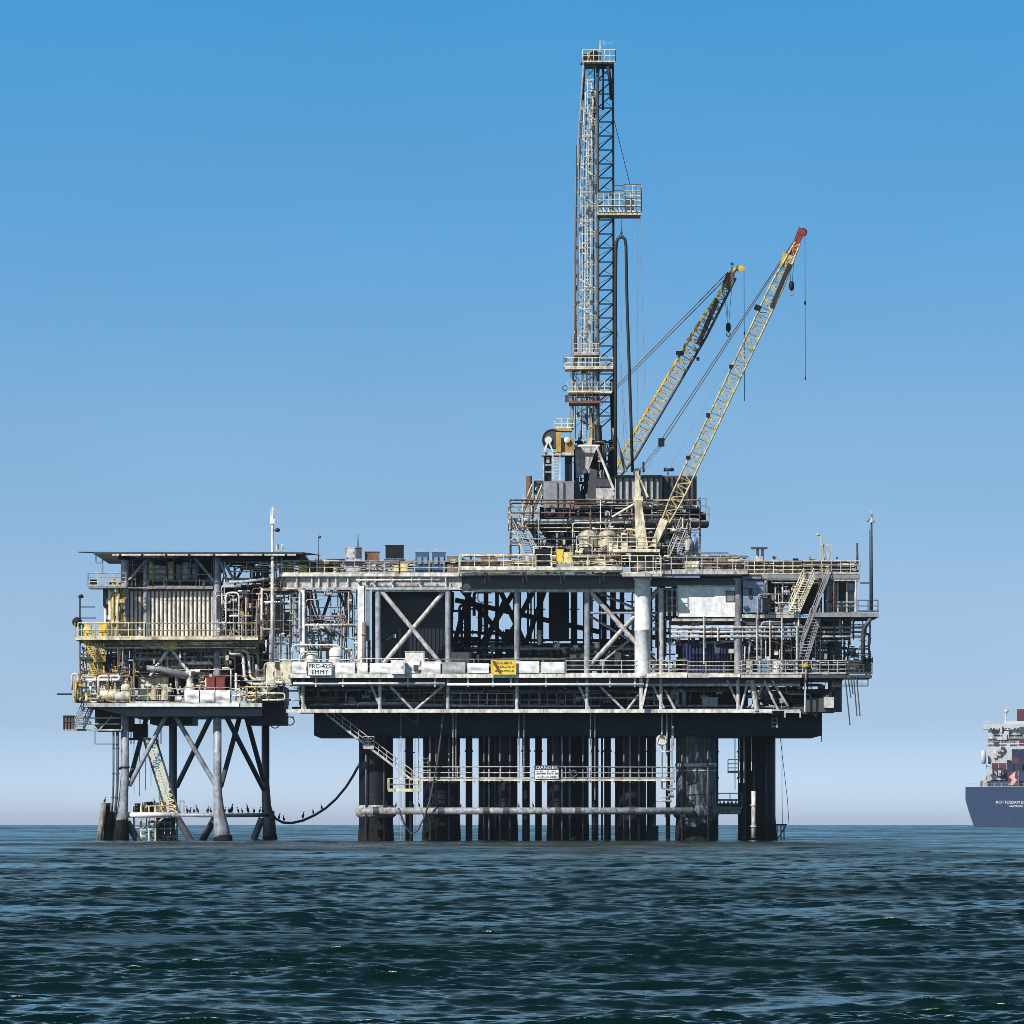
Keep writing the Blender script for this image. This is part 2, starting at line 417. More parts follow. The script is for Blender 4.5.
def wellhead(px, py, d, h, m, label, group=None):
    c = V(px, py, d); t = thing('wellhead', label, 'wellhead', c, group)
    mb = MB(); mb.lathe(c, [(.35,0),(.35,h*.12),(.5,h*.13),(.5,h*.18),(.28,h*.2),(.28,h*.42),(.45,h*.43),(.45,h*.5),(.22,h*.52),(.22,h*.8),(.34,h*.81),(.34,h*.86),(.15,h*.9),(.15,h)], 12); mb.build('spool', m, t)
    for k, (zz, L) in enumerate(((.35,.8),(.68,.7))):
        mb = MB(); mb.cyl(c+Vector((-L,0,h*zz)), c+Vector((L,0,h*zz)), .14, n=8)
        for sx in (-1,1): mb.cyl(c+Vector((sx*L*.55,0,h*zz)), c+Vector((sx*L*.65,0,h*zz)), .27, n=8)
        w = mb.build('wing_valve', m, t)
        mb = MB(); mb.torus(c+Vector((L+.05,0,h*zz)), .25, .035, 'x', 10, 4); mb.torus(c+Vector((-L-.05,0,h*zz)), .25, .035, 'x', 10, 4); mb.build('handwheel', m, w)
    return t
# ================================================================== MAIN PLATFORM
PF = thing('oil_platform', 'large steel oil platform on dark caissons, right of the smaller decked platform', 'oil platform', (3, 818, 0))
# --- caissons under the box girder: (px centre, radius px, depth, material, pad)
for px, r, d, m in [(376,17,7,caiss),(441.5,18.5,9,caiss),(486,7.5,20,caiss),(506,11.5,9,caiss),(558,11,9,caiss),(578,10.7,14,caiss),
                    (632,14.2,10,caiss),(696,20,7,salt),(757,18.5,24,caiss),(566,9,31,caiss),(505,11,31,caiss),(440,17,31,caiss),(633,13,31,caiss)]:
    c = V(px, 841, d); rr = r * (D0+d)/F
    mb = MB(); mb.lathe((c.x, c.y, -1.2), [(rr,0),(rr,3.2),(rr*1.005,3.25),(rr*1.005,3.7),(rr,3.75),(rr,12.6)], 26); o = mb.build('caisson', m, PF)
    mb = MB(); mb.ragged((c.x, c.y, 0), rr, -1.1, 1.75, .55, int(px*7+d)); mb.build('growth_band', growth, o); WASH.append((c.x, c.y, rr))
    mb = MB()
    for z in (4.6, 7.4): mb.lathe((c.x, c.y, z), [(rr,0),(rr*1.006,.02),(rr*1.006,.07),(rr,.09)], 26)
    mb.build('weld_seam', dark, o)
for px, r, d in [(469,3.4,10),(526,3.8,9),(538.5,3.4,13),(595,3.5,10),(607.5,3.4,12),(649.5,2.6,16),(654,1.9,10),(408.5,3.2,9),
                 (716,2.4,18),(742,4,18),(668,2.2,14),(602,1.0,22),(493.7,.8,14),(617,2.0,30)]:
    c = V(px, 841, d); rr = r * (D0+d)/F
    mb = MB(); mb.cyl((c.x,c.y,-1), (c.x,c.y,12), rr, n=12)
    for z in (3.1, 6.3, 9.0): mb.cyl((c.x,c.y,z), (c.x,c.y,z+.18), rr*1.25, n=12)
    mb.build('conductor', caiss, PF)
part('conductor_guard', caiss, PF, lambda m: m.bx(649,826,658.5,845,8.8,10.6))
# ring pipe and its clamps
pipe(PF, ringm, [(361,811,3.0),(560,811,3.0),(690,811,3.0)], .36, 14, name='ring_pipe', flange=False)
for px in (376, 441, 486, 506, 558, 578, 632, 690):
    part('pipe_clamp', dgrey, PF, lambda m, px=px: (m.cyl(V(px-3,811,3), V(px+3,811,3), .43, n=14), m.bx(px-2.5,807.6,px+2.5,814.4,3.3,6.2)))
part('fouled_collar', guano, PF, lambda m: [m.lathe((V(376,0,7).x, 807, 2.35+.0), [(1.75,0),(2.02,.2),(2.1,.7),(1.95,1.0),(1.74,1.25)], 22)])
part('fouled_collar', salt, PF, lambda m: [m.lathe((V(696,0,7).x, 807, 2.3), [(2.05,0),(2.28,.2),(2.35,.7),(2.2,1.0),(2.05,1.25)], 22)])
part('caisson_band', pale, PF, lambda m: m.lathe((V(696,0,7).x, 807, V(0,767,7).z), [(2.03,0),(2.1,.03),(2.1,.34),(2.03,.37)], 24))
part('caisson_band', pale, PF, lambda m: m.lathe((V(696,0,7).x, 807, V(0,771.5,7).z), [(2.03,0),(2.07,.02),(2.07,.14),(2.03,.16)], 24))
pipe(PF, pale, [(719,811,16),(741,811,16)], .34, 12, name='ring_pipe', flange=False)
# boat-level walkway
mb = MB(); mb.bar(V(414,780.5,2.4), V(674,780.5,2.4), .10, .42); mb.bar(V(414,780.5,4.6), V(674,780.5,4.6), .10, .42)
a, b = V(414,779.4,2.4), V(674,779.4,4.6); mb.box(a.x, b.x, a.y, b.y, a.z-.03, a.z+.01)
for i in range(27):
    x = a.x + (b.x-a.x)*i/26; mb.box(x-.05, x+.05, a.y+.06, b.y-.06, a.z-.3, a.z-.04)
mb.build('lower_walkway', cream, PF)
rails(PF, pale, [(414,778.5,2.4,674,778.5,2.4)], sp=2.3, r=.05)
rails(PF, dgrey, [(414,778.5,4.6,674,778.5,4.6)], sp=2.3, r=.05)
bars('walkway_bracket', dgrey, PF, [(px,782.5,px,782.5,2.5,8) for px in (441,506,558,632)], .1)
stair(PF, pale, V(326,714,3), V(367,746,3), (0,1.1,0), 14, tread=.3, rr=.055)
stair(PF, pale, V(370,748,3), V(412,780,3), (0,1.1,0), 14, tread=.3, rr=.055)
part('stair_landing', pale, PF, lambda m: (m.bx(363,746.5,374,749,2.9,4.3), rail_into(m, V(363,746.5,2.9), V(374,746.5,2.9), 1.0, .6)))
part('stair_hanger', pale, PF, lambda m: m.bar(V(368,716,4.3), V(368,747,4.3), .1))
mb = MB(); mb.bx(388,790,421,791.6,1.6,3.6); rail_into(mb, V(388,790,1.6), V(420,790,1.6), 1.15, 1.0, .05); rail_into(mb, V(388,790,3.6), V(420,790,3.6), 1.15, 1.0, .05)
for px in (389, 419): mb.bar(V(px,778,2.6), V(px,791,2.6), .09)
mb.build('basket_landing', cream, PF)
mb = MB(); ladder_into(mb, V(423,780,2.6), V(423,757,2.6), .5); mb.torus(V(425,759,2.3), .35, .03, 'z', 10, 4); mb.build('ladder', pale, PF)
mb = MB(); ladder_into(mb, V(460,780,2.6), V(460,757,2.6), .5); mb.build('ladder', pale, PF)
# thin risers hanging from the truss to the water line
for (px, y1, d, m, r) in [(401,842,3.5,pale,.04),(411,842,8,dark,.22),(453,783,2.9,pale,.06),(456,783,2.9,grey,.06),(519,783,2.9,pale,.06),(524,783,2.9,grey,.06),
                     (590.5,783,2.9,pale,.07),(595,800,2.9,grey,.06),(662,790,3,pale,.08),(667,790,3,pale,.08),(672,790,3.2,pale,.05),(399,842,5,grey,.03),(404,842,6,grey,.03),(415,842,5,grey,.03),(418.5,800,5,grey,.03),
                     (739.5,783,6,pale,.05),(744,783,6,pale,.05),(751.5,771,6,white,.05),(735,790,6,grey,.05),(821.5,742,5,pale,.05)]:
    mb = MB(); mb.cyl(V(px, 712, d), V(px, y1, d), r, n=7)
    if r > .05:
        for y in (730, 752, 775): mb.cyl(V(px,y,d), V(px,y+1.2,d), r*1.8, n=7)
    mb.build('riser', m, PF)
# riser valves around (662,740)
mb = MB(); mb.lathe(V(662,740,1.6), [(.2,0),(.55,.04),(.6,.5),(.55,.9),(.2,.95)], 16, 'y'); mb.torus(V(662,740,1.5), .45, .05, 'y', 14, 5); mb.build('riser_valve', white, PF)
pipe(PF, pale, [(662,752,2),(662,751.5,2),(673,751.5,2),(673,726,2)], .08, 6)
for i, (a_, b_, y) in enumerate([(656,672,801),(660,674,797),(662,676,789)]): pipe(PF, pale, [(a_,y,3),(b_,y,3)], .07, 6)
for px, py in ((670,790),(668,801),(671,795)): valve(PF, grey, px, py, 2.6, .3)
mb = MB()
for k in range(9): mb.torus(V(667.5, 817+k*2.9, 4), .16, .045, 'y' if k % 2 else 'x', 10, 5)
mb.torus(V(667.5,815,4), .25, .06, 'y', 12, 5); mb.build('chain', dark, PF)
# small balcony left of right caisson
mb = MB(); mb.bx(728,772,739,773,15,17); rail_into(mb, V(728,772,15), V(739,772,15), 1.25, .9, .05, 3); mb.build('riser_balcony', pale, PF)
mb = MB(); mb.bx(718,808,742,809.5,15,18); rail_into(mb, V(718,808,15), V(742,808,15), 1.5, 1.0, .05); mb.build('valve_platform', grey, PF)
for px in (720,724,728,732,736): valve(PF, dgrey, px, 805, 15.5, .38)
pipe(PF, white, [(753.5,791,5),(753.5,838,5)], .22, 10)
mb = MB(); mb.bx(775,824,787,825.5,23,25)
for px in (777, 781, 784): mb.bar(V(px,825,23.4), V(px,842,23.4), .12)
mb.bar(V(776,841,23.4), V(786,826,23.4), .1); mb.build('boat_stop', dark, PF)
# --- box girder
GD0, GD1 = 4.0, 34.0
mb = MB(); mb.bx(314,713,822,735.5,GD0,GD1); g = mb.build('box_girder', caiss, PF)
mb = MB()
for px in range(330, 822, 24): mb.bx(px,713.5,px+.8,735,GD0-.05,GD0-.004)
mb.bx(314,733.8,822,735.4,GD0-.14,GD0-.06); mb.build('stiffeners', caiss, g)
bars('gusset', dgrey, PF, [(402,714,418,724,3.9),(418,724,418,714,3.9)], .12)
# anodes / little clips along chord
# --- lower truss, front line and three behind
TOP, BOT = 685, 711
def truss(d, m, mt, full=True):
    mb = MB(); mb.bar(V(292,TOP,d), V(800,TOP,d), .26, .3); mb.build('top_chord', m, PF)
    mb = MB(); mb.bar(V(286,BOT,d), V(772,BOT,d), .34, .45); mb.build('bottom_chord', mt, PF)
    vs = [(303,677,303,711),(380,677,380,711),(448,677,448,711),(517,677,517,711),(587,677,587,711),(661,677,661,711),(738,677,738,711)]
    bars('truss_post', m, PF, [v + (d,) for v in vs], .19, 10)
    ds = [(295,680,306,710),(369,680,382,711),(391,687,413,710),(445,684,415,710),(577,681,590,710),(600,686,624,710),(640,693,627,710),(665,690,675,709),(653,686,664,708),(727,680,741,710),(748,680,741,710)]
    bars('truss_brace', m, PF, [v + (d,) for v in ds], .13, 8)
truss(.0, pale, white)
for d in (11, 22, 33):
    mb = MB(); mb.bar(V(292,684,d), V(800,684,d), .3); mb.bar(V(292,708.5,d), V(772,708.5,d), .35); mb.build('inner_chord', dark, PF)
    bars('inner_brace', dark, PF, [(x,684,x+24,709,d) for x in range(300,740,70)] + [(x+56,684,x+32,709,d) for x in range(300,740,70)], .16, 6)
# windowless machinery wall behind the truss, the deck's shade put into its dark colour
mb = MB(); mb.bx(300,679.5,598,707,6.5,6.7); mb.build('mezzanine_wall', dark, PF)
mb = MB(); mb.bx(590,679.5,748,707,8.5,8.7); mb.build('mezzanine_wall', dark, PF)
mb = MB(); mb.bx(292,708.4,772,709.4,1.0,34); mb.build('mezzanine_deck', dgrey, PF)
rails(PF, pale, [(452,706.6,2,514,706.6,2),(520,706.6,2,584,706.6,2),(384,706.6,2.6,444,706.6,2.6),(590,706.6,2.4,600,706.6,2.4),(628,706.6,2.4,658,706.6,2.4)], h=1.35, sp=.95, r=.04)
mb = MB()
for x in range(304, 740, 11): mb.bx(x,690,x+.7,706.5,6.42,6.49) if x < 560 else mb.bx(x,690,x+.7,706.5,8.42,8.49)
mb.build('wall_ribs', dgrey, PF)
for i, x in enumerate((318,336,346,420,470,498,540,575,640,690)): pipe(PF, [pale,grey][i % 2], [(x,688,4.5),(x,706,4.5)], .10, 7)
pipe(PF, grey, [(300,690,3.5),(445,690,3.5)], .12); pipe(PF, grey, [(450,691,3.5),(730,691,3.5)], .14)
pipe(PF, pale, [(672,700,3),(672,690,3),(684,690,3),(684,706,3)], .22, 10); pipe(PF, pale, [(677,706,3.4),(677,689,3.4)], .25, 10)
for px, py in ((330,700),(352,702),(366,697),(560,702),(607,701),(704,697)): valve(PF, grey, px, py, 3.2, .4)
# walkway bracket posts and the deck-edge service pipe
bars('edge_hanger', clean, PF, [(x,677,x,687,-1.3) for x in (316,343,408,435,468,493,511,546,610,635)], .07, 6)
pipe(PF, clean, [(293,683.5,-1.3),(445,683.5,-1.3)], .11, 8, flange=False); pipe(PF, clean, [(447,684.5,-1.3),(644,684.5,-1.3)], .13, 8, flange=False)
# --- main deck
MD0 = -1.6
mb = MB(); mb.bx(288,674.6,802,677.6,MD0,36); mb.build('main_deck', pale, PF)
mb = MB(); mb.bx(290,674.2,565,677.8,MD0-.12,MD0-.004); mb.bx(565,673.6,661,677.6,MD0-.12,MD0-.004); mb.bx(661,673.2,687,677.6,MD0-.12,MD0-.004); mb.bx(709,673.8,740,677.2,MD0-.12,MD0-.004); mb.build('deck_edge', white, PF)
for d in (0.4, 8, 16, 24, 33):
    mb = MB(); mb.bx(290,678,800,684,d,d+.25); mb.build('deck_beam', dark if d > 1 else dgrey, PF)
rails(PF, white, [(290,674.4,MD0,566,674.4,MD0)], h=1.5, sp=2.4, r=.05)
rails(PF, cream, [(566,674,MD0,640,674,MD0),(650,674,MD0,688,674,MD0)], h=1.3, sp=1.9, r=.055, rows=3)
rails(PF, white, [(688,674,MD0,742,674,MD0)], h=1.25, sp=1.9, r=.05, rows=3)
rails(PF, dgrey, [(290,674,35.5,800,674,35.5)], h=1.2, sp=2.4, r=.05)
# windbreak sheets laced to the rail
rg = random.Random(3)
def sheet(px0, px1, py0, py1, d, m, amp=.10, name='windbreak_sheet'):
    mb = MB(); a = V(px0,py1,d); b = V(px1,py0,d); nx, nz = 14, 8
    ph = rg.uniform(0,6); pts = []
    for s_ in (0, .02):
        for j in range(nz+1):
            for i in range(nx+1):
                u, w = i/nx, j/nz
                pts.append((a.x+(b.x-a.x)*u, a.y + s_ - amp*math.sin(w*math.pi)*(1+.7*math.sin(5*u+ph)) - amp*.9*math.sin(9*w+3*u+ph)*math.sin(u*math.pi), a.z+(b.z-a.z)*w))
    fs = []; o = (nx+1)*(nz+1)
    for j in range(nz):
        for i in range(nx):
            k = j*(nx+1)+i; fs.append((k,k+1,k+nx+2,k+nx+1)); fs.append((o+k,o+k+nx+1,o+k+nx+2,o+k+1))
    mb.add(pts, fs, True); return mb.build(name, m, PF)
edges = [291,307,332,356,369,395,420,441,466,490,515,540,565]
for e0, e1 in zip(edges[:-1], edges[1:]): sheet(e0+rg.uniform(.4,1.6), e1-rg.uniform(.4,1.6), 661.2+rg.uniform(0,2.2), 674.2-rg.uniform(0,1.4), MD0-.12, fabric if e0 < 440 else (lgrey if rg.random()<.6 else fabric), rg.uniform(.03,.09))
# --- deck posts
PST = [(303,588),(361,588),(378,588),(448,588),(517,588),(587,588),(661,588),(738,578)]
for px, yt in PST:
    r = .38 if px in (303,361,738) else .29
    mb = MB(); mb.cyl(V(px,674.5,0), V(px,yt,0), r, n=14); mb.cyl(V(px,674.5,0), V(px,673,0), r*1.5, n=14); mb.cyl(V(px,yt+2,0), V(px,yt,0), r*1.4, n=14)
    mb.build('column', legp if px != 661 else pale, PF)
part('column', clean, PF, lambda m: (m.bx(357.6,586,363.8,674.4,-.6,-.05)))
part('column', clean, PF, lambda m: (m.bx(300,590,304.5,674.4,-.7,-.42)))
part('column', grey, PF, lambda m: (m.bx(366,590,369.5,641,-.3,.3)))
for d in (12, 23, 34):
    for px in (303, 378, 448, 517, 587, 661, 738):
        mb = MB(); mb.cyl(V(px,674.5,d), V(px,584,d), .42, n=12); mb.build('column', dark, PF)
# X braces
bars('cross_brace', pale, PF, [(379,588,441,664,-.02),(447,588,383,664,.3),(588,589,655,664,0),(660,588,591,664,.32)], .23, 12)
bars('cross_brace', legp, PF, [(589,613,661,613,0),(589,588,661,620,4),(660,615,600,664,4),(590,616,655,655,4)], .13, 10)
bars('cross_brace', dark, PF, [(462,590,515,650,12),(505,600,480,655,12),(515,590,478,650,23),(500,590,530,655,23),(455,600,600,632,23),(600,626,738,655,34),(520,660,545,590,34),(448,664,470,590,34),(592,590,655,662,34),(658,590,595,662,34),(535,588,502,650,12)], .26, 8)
# dark panelled enclosure between first posts
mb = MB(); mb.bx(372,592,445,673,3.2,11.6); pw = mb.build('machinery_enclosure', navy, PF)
mb = MB()
for i in range(19): mb.bx(373+i*3.8,592.5,374.2+i*3.8,672.5,3.08,3.196)
mb.build('panel_ribs', navy, pw)
mb = MB(); mb.bx(393,634,396,638,2.7,3.07); mb.bar(V(386,640,2.9), V(393,636,2.9), .05); mb.build('floodlight', white, pw)
# dark silhouettes at far side of the open bay
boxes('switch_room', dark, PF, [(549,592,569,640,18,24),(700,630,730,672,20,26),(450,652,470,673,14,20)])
for i, (x, d, r) in enumerate([(468,26,.3),(486,30,.25),(497,27,.2),(540,26,.35),(574,28,.35),(604,27,.28),(613,29,.3),(622,28,.24),(528,15,.12),(531,15,.08),(534.5,15,.08),(600,20,.1),(641,26,.28),(650,25,.25)]):
    pipe(PF, dark, [(x,673,d),(x,588,d)], r, 8)
pipework(PF, [dark,dark,dgrey], 450, 640, 636, 672, 8, 30, 26, 11, .06, .22, 5, dark)
pipework(PF, [dark,dgrey], 452, 592, 512, 662, 14, 30, 14, 12, .06, .2)
pipework(PF, [dark,dgrey,grey], 592, 592, 640, 662, 8, 30, 10, 13, .05, .15)
# --- upper deck
UD0, UD1 = -.5, 36
mb = MB(); mb.bx(279,574.4,748,576.2,UD0,UD1); mb.build('upper_deck', pale, PF)
mb = MB(); mb.bx(279,573.6,459,576.4,UD0-.12,UD0-.004); mb.build('deck_edge', white, PF)
# left part: heavy pale girder with stiffeners
mb = MB(); mb.bx(282,577,462,588,-.06,.2); mb.bx(282,587.4,462,589.6,-.45,.5); gg = mb.build('edge_girder', pale, PF)
mb = MB()
for px in (296,311,318,327,335,347,358,366,374,392,420,445): part('stiffener', white, PF, lambda m, px=px: m.bx(px,577,px+1.4,587.3,-.4,-.064))
pipe(PF, white, [(356,580,-.7),(440,580,-.7)], .1, 7); pipe(PF, white, [(286,588.6,-.8),(300,588.6,-.8),(300,640,-.8)], .09, 7)
bars('edge_hanger', pale, PF, [(x,577,x,582,-.75) for x in (366,391,412,432,446)], .06, 6)
# middle part: overhanging walkway, girder beneath with the walkway's shade put into its colour
mb = MB(); mb.bx(459,567.6,623,571.6,-3.2,-.4); mb.build('cantilever_walkway', cream, PF)
mb = MB(); mb.bx(459,567.4,623,570.2,-3.32,-3.204); mb.build('deck_edge', white, PF)
mb = MB(); mb.bx(460,577,640,588,.1,.35); mb.bx(460,575.8,640,577,-.5,.5); mb.bx(460,586.8,640,588.6,-.5,.5); gm = mb.build('edge_girder', dgrey, PF)
bars('walkway_bracket', grey, PF, [(x,571.6,x,584,-.3) for x in (485,523,561,600)] + [(x,583,x-3,573,-.3,-2.8) for x in (490,528,566,605)], .08, 6)
mb = MB(); mb.bar(V(462,590.5,-.02), V(640,590.5,-.02), .36, .45); mb.build('bay_beam', pale, PF)
mb = MB(); mb.bar(V(372,590.5,-.02), V(448,590.5,-.02), .3, .4); mb.build('bay_beam', pale, PF)
# right part
mb = MB(); mb.bx(640,571,748,574.2,-2.2,-.6); mb.build('cantilever_walkway', pale, PF)
mb = MB(); mb.bx(655,574.4,700,577.6,-2.0,.4); mb.build('catwalk_panel', sblue, PF)
mb = MB(); mb.bx(640,577.8,740,586,.3,.55); mb.build('edge_girder', dgrey, PF)
for d in (6,12,18,24,30,35):
    mb = MB(); mb.bx(284,576.4,800,584,d,d+.3); mb.build('deck_beam', dark, PF)
for x in range(300, 760, 42):
    mb = MB(); a = V(x,577,1); mb.box(a.x, a.x+.25, a.y, a.y+34, a.z-.6, a.z-.05); mb.build('deck_joist', dark, PF)
rails(PF, cream, [(280,573.6,UD0,459,573.6,UD0),(460,567.4,-3.2,533,567.4,-3.2),(536,567.4,-3.2,552,567.4,-3.2),(571,567.4,-3.2,622,567.4,-3.2)], h=1.25, sp=1.55, r=.055)
rails(PF, cream, [(656,571,-2.2,748,571,-2.2)], h=1.35, sp=1.5, r=.055)
rails(PF, grey, [(280,573,35.5,748,573,35.5)], h=1.2, sp=2.0, r=.05)
part('gate_frame', cream, PF, lambda m: [m.bar(V(533.5,568,-3.1), V(533.5,546.5,-3.1), .12), m.bar(V(551.5,568,-3.1), V(551.5,546.5,-3.1), .12), m.bar(V(533.5,546.5,-3.1), V(551.5,546.5,-3.1), .12)])
# pipework at left bay (305-357) with hoses
for i, (x0, x1, d) in enumerate([(308,322,1.5),(311,325,2),(306,319,2.6),(315,330,1.2)]):
    mb = MB(); mb.tube([V(x0,590,d), V(x0+2,604,d), V(x0+6,616,d), V(x1,628,d), V(x1+12,636,d)], .11, 7); mb.build('hose', [dgrey,grey][i%2], PF)
bars('cross_brace', dgrey, PF, [(332,590,318,632,4),(338,590,352,626,4)], .16, 8)
pipework(PF, [pale,white,cream,grey], 305, 622, 357, 672, .3, 6, 22, 21, .06, .15, 9)
pipework(PF, [pale,grey,brown], 334, 588, 358, 640, .5, 4, 8, 22, .06, .14, 4)
pipe(PF, white, [(302,625,-.5),(355,625,-.5)], .13); pipe(PF, white, [(292,672,-.8),(292,645,-.8),(340,645,-.8),(340,672,-.8)], .1); pipe(PF, white, [(300,672,-1),(300,652,-1),(318,652,-1)], .1)
pipe(PF, brown, [(364,672,-.8),(364,622,-.8)], .2); pipe(PF, rust, [(369,672,.4),(369,640,.4)], .16)
boxes('manifold_skid', dark, PF, [(454,656,476,673,10,14),(480,660,500,673,16,20),(503,655,522,673,9,13),(541,657,553,673,12,15),(560,650,571,673,20,24),(577,659,592,673,10,13),(608,656,618,673,18,22),(625,661,640,673,11,14)])
pipework(PF, [dark,dgrey,grey], 452, 646, 640, 668, 6, 12, 40, 93, .07, .2, 12, dark)
fittings(PF, [dark,dgrey,grey,pale], 454, 642, 640, 672, 3, 9, 24, 94, .15, .7)
# cream pipe stub in the open bay
pipe(PF, cream, [(539.5,652,10),(539.5,630,10)], .22)
# --- right end: levels, stairs and pipe rack (px 660-880)
for y in (627.5, 632, 636.5):
    pipe(PF, [pale,white,pale][int(y) % 3], [(671,y,-.4),(806,y,-.4)], .13, 8); pipe(PF, pale, [(806,y,-.4),(866,y,-.4)], .12, 8)
bars('pipe_hanger', white, PF, [(704,616,704,664,-.6),(718,627,718,641,-.6),(770,620,770,640,-.6),(757,618,757,660,-.6),(782,618,782,680,-.6)], .07, 6)
part('pipe_rack', pale, PF, lambda m: [m.bar(V(866,626,-.4), V(866,639,-.4), .15), m.bar(V(853,612,-.4), V(853,639,-.4), .12), m.bar(V(840,612,-.4), V(840,638,-.4), .1)])
# mid-level deck under the cabins
mb = MB(); mb.bx(672,618.6,742,621,-.3,16); mb.bx(742,614.5,800,618,-.3,20); mb.build('cabin_deck', pale, PF)
mb = MB(); mb.bx(814,612.5,879,617,-2.2,10); mb.build('cabin_deck', grey, PF)
mb = MB(); mb.bx(742,574.5,860,578.6,-.5,28); mb.build('roof_deck', grey, PF)
rails(PF, cream, [(745,574,-.5,860,574,-.5)], h=1.3, sp=1.0, r=.05, rows=3)
rails(PF, grey, [(858,612,-2.1,878,612,-2.1),(878,612,-2.1,878,612,8)], h=1.15, sp=1.0, r=.05)  # right-end rails and stairs in grey, the shadow there put into the colour
rails(PF, cream, [(770,614,-.3,800,614,-.3)], h=1.1, sp=1.0, r=.05)
bars('column', dgrey, PF, [(772,674,772,580,3),(800,674,800,618,10),(835,712,835,618,2,2,.7),(768,674,768,618,20),(846,640,846,618,2)], .3, 12)
bars('column', pale, PF, [(770,676,770,632,-.6),(797,676,797,626,-.6),(856,580,856,612,-.4)], .1, 10)
bars('cross_brace', dgrey, PF, [(777,636,790,662,6),(795,636,780,664,6),(842,678,812,715,1),(833,690,815,716,1),(822,636,796,690,6)], .22, 10)
bars('cross_brace', pale, PF, [(776,590,800,618,2),(795,588,772,622,2)], .16, 10)
stair(PF, grey, V(829,575,-1.0), V(803,641,-1.0), (-.0,1.0,0), 22, tread=.28)
stair(PF, cream, V(814,578,-1.4), V(799,612,-1.4), (-1.0,.4,0), 14, tread=.25)
stair(PF, grey, V(820,618,-1.2), V(803,674,-.6), (-.9,.4,0), 18, tread=.25)
# lower right cantilever
mb = MB(); mb.bx(742,674.6,846,678,-.8,26); mb.bx(846,675,872,678,-.8,9); mb.build('cantilever_deck', dgrey, PF)
rails(PF, grey, [(742,674,-.8,846,674,-.8),(846,674,-.8,872,674,-.8),(872,674,-.8,872,674,8)], h=1.3, sp=.9, r=.05, rows=3)
mb = MB(); mb.bx(846,661,871,674,1.0,1.3); mb.build('louvre_screen', dgrey, PF)
mb = MB(); mb.bx(832,662,848,676,3.0,8.3); mb.build('dark_backing_room', dark, PF)
mb = MB(); mb.bx(802,651,832,676,9,16); mb.build('dark_backing_room', dark, PF)
mb = MB(); mb.bx(744,707,812,714,1,20); mb.build('lower_cantilever', dgrey, PF)
mb = MB(); mb.bx(806,698,836,712,.5,10); mb.build('lower_cantilever', dgrey, PF)
mb = MB(); mb.bx(824,697,834,708,-.4,.4); mb.build('junction_box', pale, PF)
bars('truss_brace', pale, PF, [(764,680,778,710,-.2),(772,680,788,706,-.2),(752,680,757,711,-.1,-.1,.28),(763,686,752,708,.4),(805,676,805,712,-.3,-.3,.1),(741,711,772,711,0,0,.2)], .13, 8)
mb = MB(); mb.bx(784,711,801,713,-.6,2); mb.bx(784,713,785.5,717.5,-.6,-.3); mb.bx(799.5,713,801,717.5,-.6,-.3); mb.bx(772,709.5,800,711,-.6,2); mb.build('pipe_support', pale, PF)
mb = MB(); mb.bx(772,726,778,727,2,4); ladder_into(mb, V(772,728,2), V(772,713,2), .5); mb.bar(V(777,716,2), V(777,728,2), .07); mb.build('access_ladder', pale, PF)
pipework(PF, [grey,dgrey,pale,dark], 745, 640, 835, 674, .5, 7, 26, 31, .05, .17, 10)
pipework(PF, [dark,dgrey,grey], 745, 681, 832, 707, .5, 9, 26, 32, .05, .2, 8)
pipework(PF, [cream,grey,pale], 772, 582, 800, 614, .3, 3, 10, 33, .05, .12, 4)
pipework(PF, [pale,white,grey,dgrey], 668, 622, 738, 645, .4, 5, 14, 34, .05, .12, 6)
# pipes out over the side at right
for i, (x0, x1, y0, y1) in enumerate([(845,850,676,725),(853.5,857,676,716),(856.5,860,676,716),(848,851,678,698),(851,853,676,694)]):
    bars('drain_pipe', dgrey, PF, [(x0,y0,x1,y1,-.9)], .07, 6)
part('drain_frame', dgrey, PF, lambda m: [m.bar(V(832,686,-.5), V(868,686,-.5), .1), m.bar(V(868,686,-.5), V(868,660,-.5), .1), m.bar(V(832,684,-.5), V(868,684,-.5), .06)] + [m.bar(V(x,678,-.5), V(x,686,-.5), .06) for x in (850,854,858,862)])
pipe(PF, dgrey, [(871,618,-2),(863,630,-1.4),(863,664,-1.4)], .22, 8); pipe(PF, dgrey, [(866,634,-1),(869,634,-1),(869,662,-1)], .1, 7)
for px, h in ((849,12),(852,14),(855,11),(869,6)): valve(PF, dark, px, 660-h+6, -.6, .38)
bars('edge_hanger', dgrey, PF, [(849,674,849,648,-.6),(854,674,854,646,-.6),(841,662,836,648,2),(841,648,841,664,2)], .06, 6)
# wall behind blue tarpaulin
mb = MB(); mb.bx(676,640,734,673.5,8,8.2); mb.build('bay_wall', dark, PF)
mb = MB(); mb.bx(742,619,780,628,1.2,1.4); mb.build('bay_wall', sblue, PF)
mb = MB(); mb.bx(764,580,772,618,.5,8); mb.build('utility_shaft', dark, PF)
mb = MB(); mb.bx(800,580,822,612,6,14); mb.build('utility_shaft', dgrey, PF)
mb = MB(); mb.bx(662,588,676,617,4,12); mb.build('stair_tower', dgrey, PF)
mb = MB()
for x in (667,672,677): mb.bar(V(x,588,-.3), V(x,616,-.3), .1)
for y in (590,598,606,611): mb.bar(V(667,y,-.3), V(677,y,-.3), .08)
mb.build('stair_tower_frame', pale, PF)
